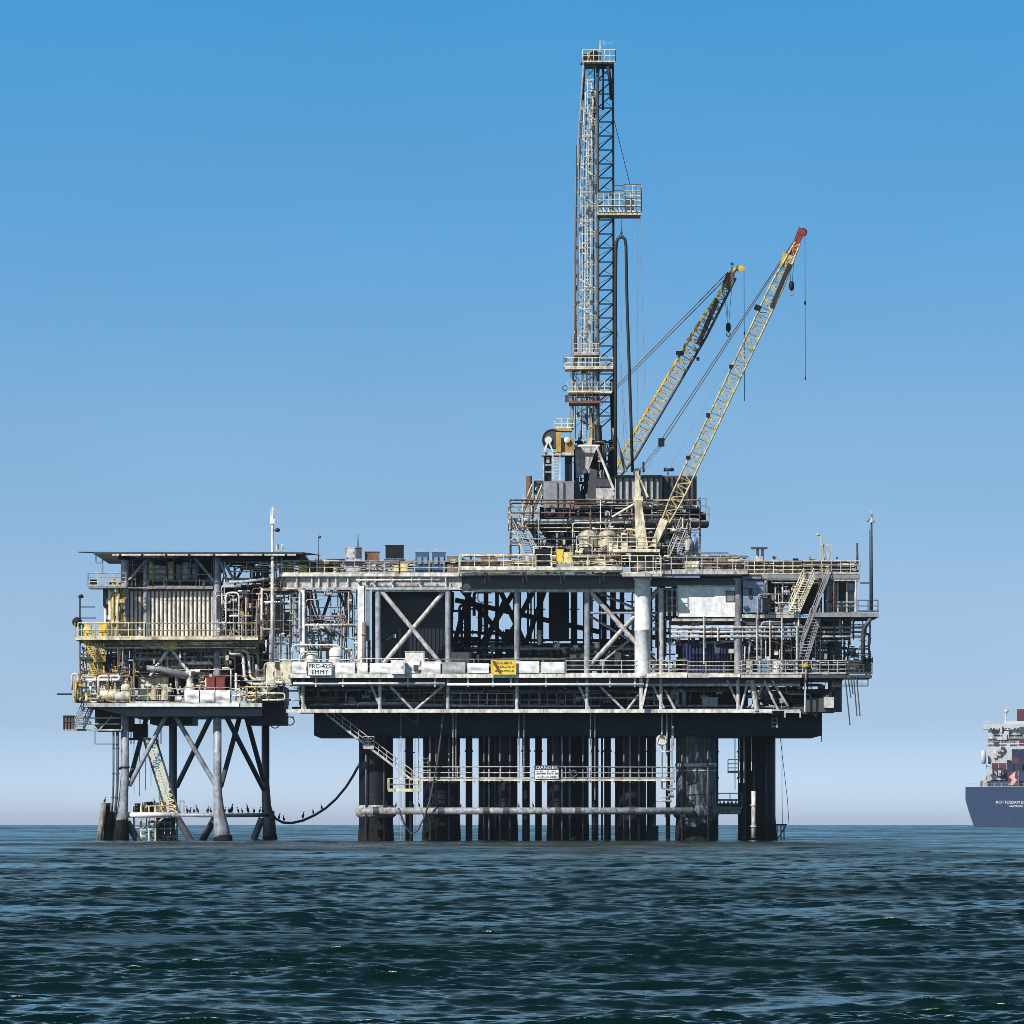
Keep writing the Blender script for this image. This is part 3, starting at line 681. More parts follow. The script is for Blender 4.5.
# dark boxes added to close off the right end, its shadow put into their colour
boxes('dark_backing_room', dark, PF, [(744,640,772,673,9,15),(772,581,800,600,8,14),(802,618,836,640,8,14),(776,690,834,707,11,17)])
pipework(PF, [dark,dgrey,grey,rust], 744, 620, 850, 676, -.5, 5, 40, 95, .05, .13, 14, dgrey)
fittings(PF, [dark,dgrey,grey,brown], 744, 582, 826, 706, -.4, 4, 30, 96, .2, .7)
# slim risers clamped to the fronts of the caissons
for i, (px, r) in enumerate([(366,.10),(384,.08),(430,.12),(436,.09),(449,.12),(484,.09),(489,.11),(500,.12),(510,.08),(553,.12),(562,.10),(570,.12),(583,.09),(624,.12),(630,.08),(639,.12),(682,.10),(708,.12),(754,.10),(766,.12)]):
    pipe(PF, [dkleg,dgrey,grey,dkleg][i % 4], [(px,735,5.2 if px < 700 else 5.0),(px,840,5.2 if px < 700 else 5.0)], r, 7, name='riser') if px < 720 else pipe(PF, dkleg, [(px,735,21.5),(px,840,21.5)], r, 7, name='riser')
pipework(PF, [dark,dgrey,grey,pale,rust], 744, 580, 834, 676, -.5, 3, 46, 97, .035, .09, 10, dgrey)
pipework(PF, [pale,cream,dgrey,rust,grey], 290, 592, 360, 673, -.6, 2, 34, 98, .035, .09, 8)
pipework(PF, [dgrey,rust,cream,dark], 664, 562, 856, 573, -.3, 2, 26, 99, .035, .08)
pipework(PF, [dgrey,rust,cream,dark], 284, 562, 620, 573, .3, 2.4, 34, 100, .035, .08)
# dense small fittings and lines
fittings(PF, [white,pale,grey,dgrey], 668, 622, 740, 674, -.5, 3, 16, 81)
fittings(PF, [dgrey,grey,white,sblue], 744, 622, 834, 674, -.6, 2, 22, 82)
fittings(PF, [grey,dgrey,pale], 744, 680, 830, 708, -.3, 3, 14, 83)
fittings(PF, [white,cream,pale,dgrey], 305, 600, 357, 672, -.6, 2, 16, 84)
fittings(PF, [dark,dgrey,grey], 300, 688, 560, 706, 2, 5, 12, 85)
pipework(PF, [grey,dgrey,pale,dark], 300, 681, 560, 706, 1.5, 6, 26, 86, .05, .12, 6, grey)
pipework(PF, [grey,dgrey,pale,dark], 564, 681, 740, 706, 1.5, 7, 20, 87, .05, .13, 6, grey)
pipework(PF, [white,pale,dgrey], 744, 580, 800, 660, -.4, 1, 16, 88, .04, .09)
pipework(PF, [pale,grey,dark,dgrey], 800, 620, 870, 676, -.6, 4, 22, 89, .04, .1, 6)
pipework(PF, [dgrey,dark,grey], 656, 590, 678, 672, .5, 6, 12, 90, .05, .12, 4)
pipework(PF, [dgrey,dark], 372, 578, 640, 590, .6, 5, 16, 91, .06, .14)
pipework(PF, [pale,dgrey], 452, 664, 565, 673, 1, 5, 12, 92, .06, .14, 4)
# ================================================================== SATELLITE PLATFORM (left)
SP = thing('production_platform', 'smaller decked steel platform on four thin flared legs, left of the big platform', 'oil platform', (-34, 816, 0))
def flared(px, d, rt, pts, m):
    """pts: (px, py, radius px)"""
    WASH.append((V(pts[-1][0],841,d).x, D0+d, .75))
    mb = MB(); mb.tube([V(x,y,d) for x,y,_ in pts], [r*(D0+d)/F for *_,r in pts], 18)
    return mb.build('leg', m, SP)
flared(125,1,4,[(125,700,3.9),(125,768,3.9),(125.2,772,4.2),(124,790,4.4),(123,806,5.2),(121.5,820,7),(120,846,9)], legp)
flared(217,1,4,[(217.3,700,4.2),(217.4,775,4.2),(217.8,795,4.5),(219,812,5.6),(221,826,7.6),(223.5,846,9.4)], legp)
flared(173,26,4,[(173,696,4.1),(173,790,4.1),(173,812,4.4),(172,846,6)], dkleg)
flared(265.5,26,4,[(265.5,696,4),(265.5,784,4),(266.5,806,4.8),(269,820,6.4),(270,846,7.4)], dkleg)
part('leg_band', dark, SP, lambda m: m.cyl(V(125,768,1), V(125,766.5,1), .48, n=16))
part('leg_band', dark, SP, lambda m: m.cyl(V(116,768.5,1), V(124,768.5,1), .12, n=8))
for px, d, r in ((223,1,.93),(270,26,.76)):
    part('growth_band', growth, SP, lambda m, px=px, d=d, r=r: m.lathe((V(px,0,d).x, D0+d, -.4), [(r*1.02,0),(r*1.03,.6),(r*.93,1.0)], 18))
part('growth_band', growth, SP, lambda m: m.tube([V(120,846,1), V(121.4,822,1), V(122.2,814,1)], [.95,.74,.6], 16))
bars('leg_brace', legp, SP, [(168,712,129,786,1.2),(173,712,216,786,1.2)], .24, 12)
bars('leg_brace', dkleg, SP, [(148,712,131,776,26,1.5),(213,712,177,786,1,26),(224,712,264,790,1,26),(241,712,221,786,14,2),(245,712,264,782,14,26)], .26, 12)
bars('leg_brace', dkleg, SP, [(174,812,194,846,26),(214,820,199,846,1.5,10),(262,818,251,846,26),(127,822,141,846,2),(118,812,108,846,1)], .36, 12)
pipe(SP, clean, [(127,815,1.2),(171,815,1.2)], .26, 12, name='horizontal_brace', flange=False)
pipe(SP, legp, [(171,815,1.2),(219,815.5,1.2),(268,815,14)], .2, 12, name='horizontal_brace', flange=False)
# --- lower deck
mb = MB(); mb.bx(84,703,262,707,-1.6,28); mb.build('lower_deck', pale, SP)
mb = MB(); mb.bx(128,703.4,239,706.6,-1.72,-1.604); mb.build('deck_edge', clean, SP)
mb = MB(); mb.prism([(90,707),(262,707),(262,716),(130,716.5)], -.4, 26); mb.build('deck_girder', dkleg, SP)
mb = MB(); mb.bx(150,716,192,724,4,20); mb.build('sump_tank', dark, SP)
mb = MB(); mb.bx(247,690,284,724,6,22); mb.build('sump_tank', navy, SP)
mb = MB(); mb.prism([(247,703),(274,686),(284,686),(284,703)], 2, 20); mb.build('bridge_girder', dgrey, SP)
mb = MB(); mb.bx(95,708,131,731,4,12); mb.build('sump_tank', dark, SP)
rails(SP, cream, [(130,703,-1.6,184,703,-1.6),(231,703,-1.6,240,703,-1.6)], h=1.4, sp=1.55, r=.05)
rails(SP, yellow, [(236,704,-1,256,704,-1),(256,704,-1,256,704,8)], h=1.7, sp=.9, r=.055, rows=2)
rails(SP, white, [(184,703,-1.6,230,703,-1.6)], h=1.5, sp=1.55, r=.05)
for a, b in ((184.5,199),(200,214.5),(215.5,230)):
    sheet_o = sheet(a, b, 690, 702.6, -1.7, fabric, .13); sheet_o.parent = SP; sheet_o.location = ORG['oil_platform'] - ORG['production_platform']; 
stair(SP, cream, V(246,704,-.4), V(274,687,-.4), (0,1.2,0), 9)
part('cable_loop', dark, SP, lambda m: (m.torus(V(275,724,4), .42, .06, 'y', 16, 6), m.torus(V(290,721,4), .42, .06, 'y', 16, 6), m.bar(V(287,717,4), V(294,717,4), .1)))
# columns through the levels
for px, d, y0, y1, m in [(125,1,704,560,legp),(217,1,704,552,legp),(145.5,1,640,560,legp),(173,26,704,560,dark),(265,26,704,560,dark),(125,26,704,560,dark),(217,26,704,560,dark)]:
    mb = MB(); mb.cyl(V(px,y0,d), V(px,y1,d), .42 if px != 145.5 else .22, n=14); mb.build('column', m, SP)
bars('cross_brace', dgrey, SP, [(130,570,158,640,26),(205,570,175,640,26),(178,660,215,700,26),(215,660,178,700,26)], .2, 8)
# A-frame on the lower deck and the small folded davit boom
bars('frame_brace', white, SP, [(150,676,168,650,.4),(172,650,189,672,.4),(166,650,174,650,.4),(182,663,212,663,.6),(189,672,200,671,.6)], .17, 8)
# --- middle deck
mb = MB(); mb.bx(75,637.4,258,640,-1.8,28); mb.build('middle_deck', cream, SP)
mb = MB(); mb.bx(130,636.8,240,639.6,-1.92,-1.804); mb.build('deck_edge', cream, SP)
mb = MB(); mb.bx(95,640,256,645.5,-.6,26); mb.build('deck_girder', brown, SP)
mb = MB(); mb.bx(163,640,177,650,-.9,-.4); mb.build('hanger_plate', ochre, SP)
rails(SP, pyell, [(78,637,-1.8,213,637,-1.8)], h=1.4, sp=1.75, r=.055)
rails(SP, white, [(213,637,-1.8,255,637,-1.8)], h=1.4, sp=1.75, r=.05)
rails(SP, cream, [(75,637,-1.8,75,637,8)], h=1.4, sp=1.75, r=.05)
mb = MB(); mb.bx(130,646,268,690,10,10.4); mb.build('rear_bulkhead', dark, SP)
mb = MB()
for x in range(133, 266, 5): mb.bx(x,647,x+1,690,9.8,9.996)
mb.build('bulkhead_ribs', dgrey, SP)
boxes('dark_backing_room', dark, SP, [(100,655,121,672,6,12),(228,655,262,690,6,9.6),(222,586,258,637,6,14)])
# --- ribbed wall with the open gallery above it
mb = MB(); mb.bx(127,589,213,637,1.6,14); rw = mb.build('ribbed_wall', brown, SP)
mb = MB()
for i in range(20):
    px = 131.5 + i*4.25; mb.cyl(V(px,637,1.45), V(px,591.5,1.45), .145, n=10)
mb.build('wall_rib', white, rw)
mb = MB(); mb.bx(127,587,213,589,.6,14); mb.build('gallery_floor', grey, SP)
rails(SP, grey, [(148,587,.7,212,587,.7)], h=1.25, sp=1.6, r=.05)
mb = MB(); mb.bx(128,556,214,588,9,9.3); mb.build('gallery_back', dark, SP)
# --- roof
mb = MB(); mb.bx(93,551.8,303,553.6,-1.9,30); mb.build('roof', dgrey, SP)
mb = MB(); mb.prism([(78,551.6),(93,551.8),(93,553),(78,552.4)], -1.8, -1.2); mb.build('roof_tip', dark, SP)
mb = MB(); mb.prism([(300,551.8),(318,554.2),(300,555.6)], -1.7, -.5); mb.build('roof_tip', dark, SP)
mb = MB(); mb.bar(V(112,554.9,-1.98), V(296,554.9,-1.98), .13, .13); mb.build('gutter', white, SP)
part('gutter_strap', dark, SP, lambda m: [m.bx(x,553.7,x+2,556,-2.1,-1.91) for x in (119,141,165,188,213,237,262,285)])
mb = MB()
for d in (1, 8, 15, 22, 28): mb.bx(118,554,300,559.5,d,d+.3)
for x in range(120, 300, 20): a = V(x,555,-1.5); mb.box(a.x, a.x+.2, a.y, a.y+30, a.z-.2, a.z+.1)
mb.build('roof_beams', dark, SP)
bars('roof_brace', legp, SP, [(148,558,129,580,.4),(195,558,213,580,.6),(221,562,228,583,.4),(224,562,235,582,.6)], .14, 10)
bars('roof_brace', dgrey, SP, [(247,562,236,580,8),(250,562,262,580,8),(266,560,256,578,8),(232,559,262,572,8)], .13, 8)
part('roof_post', grey, SP, lambda m: (m.bar(V(102.5,574,-1), V(102.5,554,-1), .16), m.bar(V(96,555,-1), V(96,563,-1), .1), m.bar(V(96,563,-1), V(101,563,-1), .1)))
# upper left balcony
mb = MB(); mb.bx(88,586,126,588,-1.5,4); mb.build('balcony', grey, SP)
rails(SP, grey, [(88,586,-1.5,126,586,-1.5),(88,586,-1.5,88,586,4)], h=1.25, sp=.9, r=.045, rows=3)
mb = MB(); mb.bx(103,588,107,606,1,5); mb.prism([(103,606),(107,606),(107,611)],1,5); mb.build('chute', dgrey, SP)
bars('column', white, SP, [(105.5,637,105.5,608,.9),(110,637,110,588,-.2)], .17, 10)
pipe(SP, yellow, [(113,637,-.5),(113,578,-.5)], .16); pipe(SP, cream, [(117.5,637,-.6),(117.5,585,-.6)], .14); pipe(SP, ochre, [(121,634,-.2),(121,590,-.2)], .16)
pipework(SP, [yellow,cream,ochre,dgrey], 108, 582, 124, 634, -.6, 3, 10, 41, .06, .13, 4, ochre)
# platform bits right of the ribbed wall
pipe(SP, white, [(226,637,-.5),(226,592.5,-.5),(239,592.5,-.5),(239,637,-.5)], .09); pipe(SP, white, [(246,637,-.3),(246,592,-.3)], .07); pipe(SP, white, [(262,640,-.4),(262,588,-.4)], .08)
pipe(SP, white, [(229,616,-.4),(252,616,-.4)], .07); pipe(SP, white, [(238,591,-.4),(250,591,-.4)], .08)
pipe(SP, pale, [(222,586.5,.2),(241,586.5,.2)], .14); pipe(SP, pale, [(229,582,.2),(243,582,.2),(270,578,.2)], .16, 8); pipe(SP, grey, [(222,580,1),(275,580,1)], .2, 8); pipe(SP, white, [(262,602,-.2),(298,602,-.2)], .1)
pipework(SP, [white,pale,grey,dgrey], 222, 592, 262, 636, .2, 5, 20, 42, .05, .12, 7)
pipework(SP, [dgrey,grey,dark], 222, 560, 280, 586, 2, 10, 14, 43, .06, .14, 2)
mb = MB(); mb.bx(276,577,302,586,2,10); mb.build('bridge_girder', pale, SP)
mb = MB(); mb.bx(264,588.5,292,590.8,-.6,8); mb.build('bridge_deck', brown, SP)
# piping beneath the middle deck
for k, (x0, xb, y0, y1, r) in enumerate([(231,243,654,684,.15),(234,248,650,680,.15),(246,253,656,678,.12),(249,258,653,676,.12)]):
    pipe(SP, [white,pale][k//2], [(x0,y0,-.3+k*.5),(xb,y0,-.3+k*.5),(xb+(2 if k<2 else 0),y1,-.3+k*.5),(268,y1,-.3+k*.5)], r, 8, 1.0)
pipe(SP, white, [(230,650,-.6),(230,654,-.6),(241,654,-.6)], .14); pipe(SP, white, [(222,668,-.4),(231,668,-.4),(231,688,-.4)], .09); pipe(SP, white, [(236,703,-1.2),(236,673,-1.2)], .13, 8)
pipe(SP, white, [(266,640,-.6),(266,652,-.6),(263,652,-.6)], .1); pipe(SP, white, [(281,668,-.6),(281,634,-.6),(285,634,-.6)], .1)
pipework(SP, [white,pale,grey], 135, 646, 212, 676, 1, 7, 20, 44, .05, .13, 6)
pipework(SP, [cream,white,cream,brown], 82, 676, 132, 702, -1.3, 5, 34, 45, .06, .17, 16)
pipework(SP, [dgrey,grey,rust], 122, 646, 214, 700, 4, 9, 20, 46, .06, .14, 4)
pipework(SP, [white,cream], 176, 672, 206, 690, -.5, 2, 12, 47, .05, .1, 4)
# far left: stairs, ladder cage and rings
stair(SP, yellow, V(84,640,-1.2), V(96,662,-1.2), (.9,.3,0), 11, tread=.3, rr=.06)
stair(SP, yellow, V(87,660,-.8), V(97,682,-.8), (.8,.3,0), 11, tread=.3, rr=.06)
mb = MB(); mb.bx(80,657,100,659,-1.2,2); mb.bar(V(80,636,-1.2), V(80,659,-1.2), .12); mb.build('stair_landing', dgrey, SP)
part('mooring_ring', ochre, SP, lambda m: (m.torus(V(76.5,691,-1), 1.0, .13, 'x', 18, 6), m.bx(74,681,79,702,-.7,-.2)))
pipe(SP, cream, [(72,690,-1.2),(72,674,-1.2),(78,674,-1.2),(78,700,-1.2)], .12, 8)
bars('outrigger', dgrey, SP, [(57,694,72,694,-1)], .09, 8)
part('davit_light', dark, SP, lambda m: (m.bar(V(80,598,-1), V(80,640,-1), .14), m.lathe(V(81,598,-1), [(.1,0),(.28,.05),(.22,.3),(.08,.36)], 10), m.bar(V(80,607,-1), V(95,607,-1), .1), m.bar(V(80,618,-1), V(96,618,-1), .1), m.lathe(V(77,622,-1.2), [(.12,0),(.5,.08),(.5,.5),(.12,.6)], 14, 'y')))
# hanging access platform
mb = MB(); mb.bx(63,729,122,730.6,0,3); mb.build('hanging_platform', pale, SP)
mb = MB(); mb.bx(63,716,73,729,0,3.2); wh = mb.build('winch_house', rust, SP)
mb = MB()
for x in (63,66.2,69.4,72.4): mb.bx(x,715.5,x+.7,729,-.12,-.004)
mb.bx(62.6,715.4,73.4,716.2,-.14,3.3); mb.bx(64,721,72,722,-.1,-.005); mb.build('frame', dgrey, wh)
bars('hanger_brace', pale, SP, [(122,716,122,729,.2),(84,716,97,729,.2),(112,716,100,729,.2),(75,718,122,718,.2),(75,724,122,724,.2)], .07, 6)
stair(SP, grey, V(86,704,-.4), V(74,730,-.4), (.9,.3,0), 12, tread=.3)
bars('edge_hanger', dgrey, SP, [(95,731,95,744,.4),(95,744,118,744,.4)], .05, 6)
for px, r in ((113.5,.1),(117.5,.14)): pipe(SP, dkleg, [(px,731,.6),(px,788,.6),(px-2 if px<115 else px-3,820,.6)], r, 8, 2.)
mb = MB()
for x in (131,134,140,158,161): mb.bar(V(x,716,12), V(x,744,12), .1)
mb.bx(133,724,147,740,10,13); mb.bar(V(128,739,11), V(156,739,11), .25); mb.build('ladder_cage', dark, SP)
part('hanging_rope', dgrey, SP, lambda m: [m.cyl(V(x,740,10), V(x,y,10), .03, n=5) for x,y in ((134,794),(139.5,796),(145.5,790),(151,786),(159,800))])
fittings(SP, [white,cream,pale,dgrey,ochre], 82, 645, 132, 700, -1.3, 2, 26, 181)
fittings(SP, [white,pale,dgrey,grey], 135, 646, 268, 688, -.6, 3, 26, 182)
fittings(SP, [white,pale,dgrey,ochre], 218, 590, 266, 634, -.6, 2, 16, 183)
fittings(SP, [yellow,cream,dark,ochre], 106, 580, 126, 632, -.9, .5, 12, 184)
fittings(SP, [pale,grey,dgrey], 130, 570, 212, 586, 1, 5, 10, 185)
pipework(SP, [white,pale,dgrey,cream], 135, 646, 235, 676, .3, 3, 30, 186, .04, .10, 6)
pipework(SP, [brown,rust,cream,dgrey], 80, 642, 125, 676, 0, 5, 16, 187, .05, .12, 4)
pipework(SP, [white,cream,pale], 236, 660, 300, 700, -.9, 2, 18, 188, .05, .11, 6)
pipework(SP, [brown,pale,grey], 256, 594, 300, 660, -.4, 3, 16, 189, .05, .11, 4)
pipework(SP, [ochre,dgrey,cream], 96, 640, 256, 648, -.9, -.3, 14, 190, .04, .09)
pipework(SP, [cream,rust,dgrey,pale,ochre], 80, 642, 134, 702, -1.4, 2, 44, 192, .035, .09, 10)
pipework(SP, [rust,dgrey,pale,cream], 135, 642, 262, 676, .3, 3, 44, 193, .035, .085, 10)
pipework(SP, [rust,dgrey,pale,white], 216, 562, 300, 640, -.8, 3, 40, 194, .035, .085, 8)
pipework(SP, [rust,dgrey,grey,cream], 128, 556, 214, 588, -.2, 2, 18, 195, .03, .07)
# ---------------- things of the left platform
# boarding gangway
GW = thing('gangway', 'steep lattice boarding gangway slanting down to the yellow landing', 'gangway', V(176,812,2.3))
mb = MB()
for k in (0, 1):
    o = Vector((1.25*k, 0, 0))
    for dd in (0, 1.0): mb.bar(V(143,738,2.3)+o+Vector((0,dd,0)), V(166,812,2.3)+o+Vector((0,dd,0)), .16)
mb.build('side_rails', dgrey, GW)
mb = MB(); n = 13
for i in range(n):
    t0, t1 = i/n, (i+1)/n
    a0 = V(143,738,2.3).lerp(V(166,812,2.3), t0); a1 = V(143,738,2.3).lerp(V(166,812,2.3), t1); o = Vector((1.25,0,0)); y = Vector((0,1,0))
    mb.bar(a0, a1+o, .09); mb.bar(a0+o, a1, .07); mb.bar(a0, a0+o, .08); mb.bar(a0+y, a1+o+y, .07); mb.bar(a0, a0+y, .06); mb.bar(a0+o, a0+o+y, .06); mb.bar(a0+o*.5, a1+o*.5+y, .05)
mb.build('lattice', pyell, GW)
BLd = thing('boat_landing', 'yellow-framed boat landing between the left leg and the gangway foot', 'boat landing', V(155,841,3))
mb = MB(); mb.bx(133,812,178,814.4,2,9); mb.build('deck', cream, BLd)
for px in (134,141,149,155.5): part('post', cream, BLd, lambda m, px=px: m.cyl(V(px,848,2.2), V(px,806,2.2), .11, n=10))
pipework(BLd, [cream,dark,ochre,pale], 133, 806, 176, 838, 2.2, 5, 16, 191, .04, .09)
mb = MB(); 
for y in (818,824,830,836): mb.bar(V(139,y,2.1), V(146,y,2.1), .1)
mb.build('ladder_rungs', cream, BLd)
mb = MB(); mb.bx(156,818,176,850,4,9); mb.build('fender_block', black, BLd)
mb = MB()
for y in (822,828): mb.bx(157,y,172,y+1.2,3.8,3.99)
for x in (158,164,170): mb.bx(x,817,x+.9,834,3.7,3.79)
mb.build('fender_frame', pale, BLd)
mb = MB(); mb.bar(V(150,830,2.2), V(166,815,2.2), .18); mb.bar(V(170,812,5), V(170,790,5), .1); mb.bar(V(160,812,5), V(160,794,5), .1); mb.build('brace', pale, BLd)
part('gate', white, BLd, lambda m: (m.bar(V(180,812,5), V(180,801,5), .08), m.bar(V(184,812,5), V(184,801,5), .08), m.bar(V(180,801,5), V(184,801,5), .08)))
for i, (px, m_, h, lb) in enumerate([(137.5,dark,.85,'short black drum at the left end of the boat landing'),(145,pyell,.95,'pale yellow drum on the boat landing, between the two black drums'),(150,dark,1.0,'taller black drum beside the pale drum on the boat landing'),(156,cream,.9,'cream drum right of the black drums on the boat landing'),(163,yellow,1.05,'bright yellow drum at the gangway foot on the boat landing')]):
    drum(px, 812, h, .3, 4.0, m_, lb, name='steel_drum', group='drums on the boat landing')
for i, (pts, lb) in enumerate([([(98.5,846),(104,803)],'leaning timber fender pile, leftmost of the trio beside the flared left leg'),([(106,848),(108,803)],'dark upright fender pile, middle one of the trio by the left leg'),([(113,848),(112.5,812)],'short stout fender pile against the left leg')]):
    mb = MB(); p, q = V(*pts[0],-.4+i*.6), V(*pts[1],-.4+i*.6); mb.tube([p, p.lerp(q,.5), q], [.33,.30,.27], 12)
    o = solo('fender_pile', mb, [wood,growth,growth][i], lb, 'fender pile', (p.x, p.y, 0), 'fender piles by the left leg')
# two workers
def person(px, py, d, top, low, label, lean=0.):
    c = V(px, py, d)
    o = Vector((0,0,0))
    vs = [(0,0,.95),(0,0,1.15),(0,-.02,1.38),(0,-.03,1.52),(0,-.05,1.64),(0,-.05,1.74),
          (-.2,0,1.40),(-.27,-.05,1.12),(-.22,-.22,.92),(-.2,-.27,.85),(.2,0,1.40),(.27,-.05,1.12),(.23,-.2,.93),(.21,-.26,.86),
          (-.1,0,.88),(-.12,-.03,.5),(-.13,.02,.1),(-.13,-.12,.05),(.1,0,.88),(.13,.04,.5),(.14,.06,.1),(.14,-.08,.05)]
    es = [(0,1),(1,2),(2,3),(3,4),(4,5),(2,6),(6,7),(7,8),(8,9),(2,10),(10,11),(11,12),(12,13),(0,14),(14,15),(15,16),(16,17),(0,18),(18,19),(19,20),(20,21)]
    rr = [.15,.15,.17,.065,.1,.085,.075,.055,.04,.045,.075,.055,.04,.045,.1,.075,.05,.05,.1,.075,.05,.05]
    me = bpy.data.meshes.new('person'); me.from_pydata(vs, es, []); 
    b = bpy.data.objects.new('person', me); C.objects.link(b); b.location = c; b.rotation_euler = (0,0,lean); ORG[b.name] = c
    b.modifiers.new('Skin', 'SKIN')
    for i, r in enumerate(rr): me.skin_vertices[0].data[i].radius = (r, r*.85)
    me.skin_vertices[0].data[0].use_root = True
    sb = b.modifiers.new('Sub', 'SUBSURF'); sb.levels = 1; sb.render_levels = 1
    bpy.context.view_layer.update()
    m2 = bpy.data.meshes.new_from_object(b.evaluated_get(bpy.context.evaluated_depsgraph_get()))
    b.modifiers.clear(); b.data = m2
    m2.materials.clear(); m2.materials.append(low); m2.materials.append(top); m2.materials.append(skin)
    for p in m2.polygons:
        z = p.center.z; p.material_index = 2 if (z > 1.5 or (z < .9 and p.center.y < -.2 and z > .7)) else (1 if z > 1.0 else 0); p.use_smooth = True
    tag(b, label, 'person')
    mb = MB(); mb.lathe((0,-.05,1.70), [(.17,0),(.125,.02),(.115,.08),(.07,.13),(.02,.145)], 14); h = mb.build('hard_hat', top if top != cloth1 else pale, None); h.parent = b
    return b
person(159.5, 702, -.6, cloth1, cloth1, 'person in dark overalls standing at the rail of the left platform')
person(170.5, 702, -.2, cloth2, cloth1, 'person in a white top and dark trousers on the left platform deck', .6)
# lower deck equipment
cabinet(138,677,168,701,1.2,2.0,cream,'large cream cabinet behind the two workers','equipment_box','cabinet',doors=2)
cabinet(206.4,677,214.6,702,-.6,1.2,red,'red bin, left one of the pair on the left platform','waste_bin','bin','red bins',doors=1)
cabinet(216,677,225,702,-.6,1.2,red,'red bin, right one of the pair on the left platform','waste_bin','bin','red bins',doors=1)
hvessel(99,119,703,.62,-.9,cream,'cream horizontal vessel at the left end of the lower deck')
hvessel(96,113,684,.45,.6,white,'small white horizontal vessel above the cream one at the deck corner')
hvessel(114,131,703,.5,-1.1,pale,'pale grey horizontal vessel against the front left column')
vtank(126,703,1.9,.5,-1.0,cream,'stubby cream vertical tank beside the front left column')
pump(83,703,-1,.75,pyell,'yellowish pump at the far left corner of the lower deck')
pump(182,703,-.2,.8,white,'white pump between the workers and the white sheeting')
pump(196,690,.6,.8,pale,'pale grey pump behind the white sheeting left of the red bins')
cabinet(82,640-16,91,637,-.8,1.0,pyell,'yellow locker near the head of the left stairs','locker','locker',doors=1)
cabinet(99,623,107,637,-.9,1.0,signye,'bright yellow locker on the middle deck, left of the ribbed wall','locker','locker',doors=1)
cabinet(90,579.5,97,586,-1.2,1.2,dark,'small dark crate on the upper left balcony','crate','crate',doors=0)
# barrels in the gallery
for i, (px, h, m_, lb) in enumerate([(152,1.9,pyell,'tallest pale yellow cylinder in the gallery over the ribbed wall'),(158.5,1.4,white,'white cylinder second from the left in the gallery over the ribbed wall'),(164,1.3,pale,'small grey cylinder third from the left in the gallery'),(171,1.75,pyell,'yellowish cylinder in the middle of the gallery'),(179,1.5,grey,'dull grey cylinder right of the gallery middle'),(186.5,1.7,pale,'broad pale cylinder second from the right in the gallery'),(195,1.6,sblue,'bluish cylinder at the right end of the gallery')]):
    drum(px, 587-7.5, h, .33 if i != 5 else .45, 3.2, m_, lb, 'gas_cylinder', 'cylinder', 'cylinders in the gallery over the ribbed wall')
part('gallery_shelf', grey, SP, lambda m: m.bx(148,579.6,212,580.6,2.6,4.2))
# brown lagged tank and cream module near the bridge
vtank(271,637,3.9,1.25,3.0,brown,'brown lagged tank beside the tall white mast')
cabinet(284,612,293,637,3.4,2,brown,'brown narrow cabinet right of the lagged tank',doors=1)
cabinet(266.5,662,292,686,-.8,3,cream,'cream equipment module where the two platforms meet','equipment_box','module',doors=3)
# small davit crane on lower deck
DV = thing('davit_crane', 'small grey davit crane with boom folded flat on the lower deck', 'crane', V(190,680,.2))
mb = MB(); mb.tube([V(146,668,.2), V(160,669,.2), V(188,676,.2)], [.28,.3,.42], 10); mb.build('boom', grey, DV)
mb = MB(); mb.lathe(V(142.5,671,.2), [(.15,0),(.5,.1),(.5,.5),(.15,.6)], 12); mb.build('boom_head', dark, DV)
mb = MB(); mb.lathe(V(190,690,.2), [(.6,0),(.5,.4),(.35,.5),(.35,1.5),(.55,1.6),(.5,1.9)], 14); mb.build('pedestal', pale, DV)
# tall mast
TM = thing('antenna_mast', 'tall white mast with lamp rising beside the left platform roof', 'mast', V(272.5,660,-1.4))
mb = MB(); mb.tube([V(272.5,662,-1.4), V(272.5,600,-1.4), V(272.5,530,-1.4), V(272.5,507,-1.4)], [.22,.2,.15,.08], 10); mb.build('pole', white, TM)
mb = MB(); mb.bar(V(270.5,525,-1.4), V(270.5,508,-1.4), .06); mb.bar(V(273.8,520,-1.4), V(273.8,506,-1.4), .06); mb.bar(V(270,522,-1.4), V(278,521,-1.4), .1); mb.bx(270,519,275.5,524,-1.6,-1.2); mb.build('aerials', white, TM)
mb = MB(); mb.lathe(V(277.5,532,-1.4), [(.08,0),(.24,.08),(.24,.3),(.1,.38)], 10); mb.bar(V(273,530.5,-1.4), V(277.5,530.5,-1.4), .07); mb.build('lamp', black, TM)
for px, y0, y1, lb in ((276.5,574,545,'hooked vent pipe just right of the tall white mast'),(281.5,574,545,'hooked vent pipe farther from the tall white mast, left of the pole lamp')):
    mb = MB(); mb.tube(bend([V(px,y0,-.6), V(px,y1,-.6), V(px+2,y1,-.6), V(px+2,y1+4,-.6)], .15), .07, 7); solo('vent_pipe', mb, cream, lb, 'vent pipe', V(px,y0,-.6), 'hooked vent pipes')
# the slack hose between the platforms
mb = MB(); P = [(272,814),(276,819),(283,822.6),(292,823),(303,820.5),(315,815),(326,808),(336,799),(346,787),(353,776),(359.5,764)]
mb.tube([V(x,y,14-8*i/10) for i,(x,y) in enumerate(P)], .13, 8); solo('mooring_hose', mb, black, 'slack black hose drooping between the two platforms just above the sea', 'hose', V(292,823,10))
part('hose_saddle', black, SP, lambda m: m.bx(268,811,274,818,13,15))
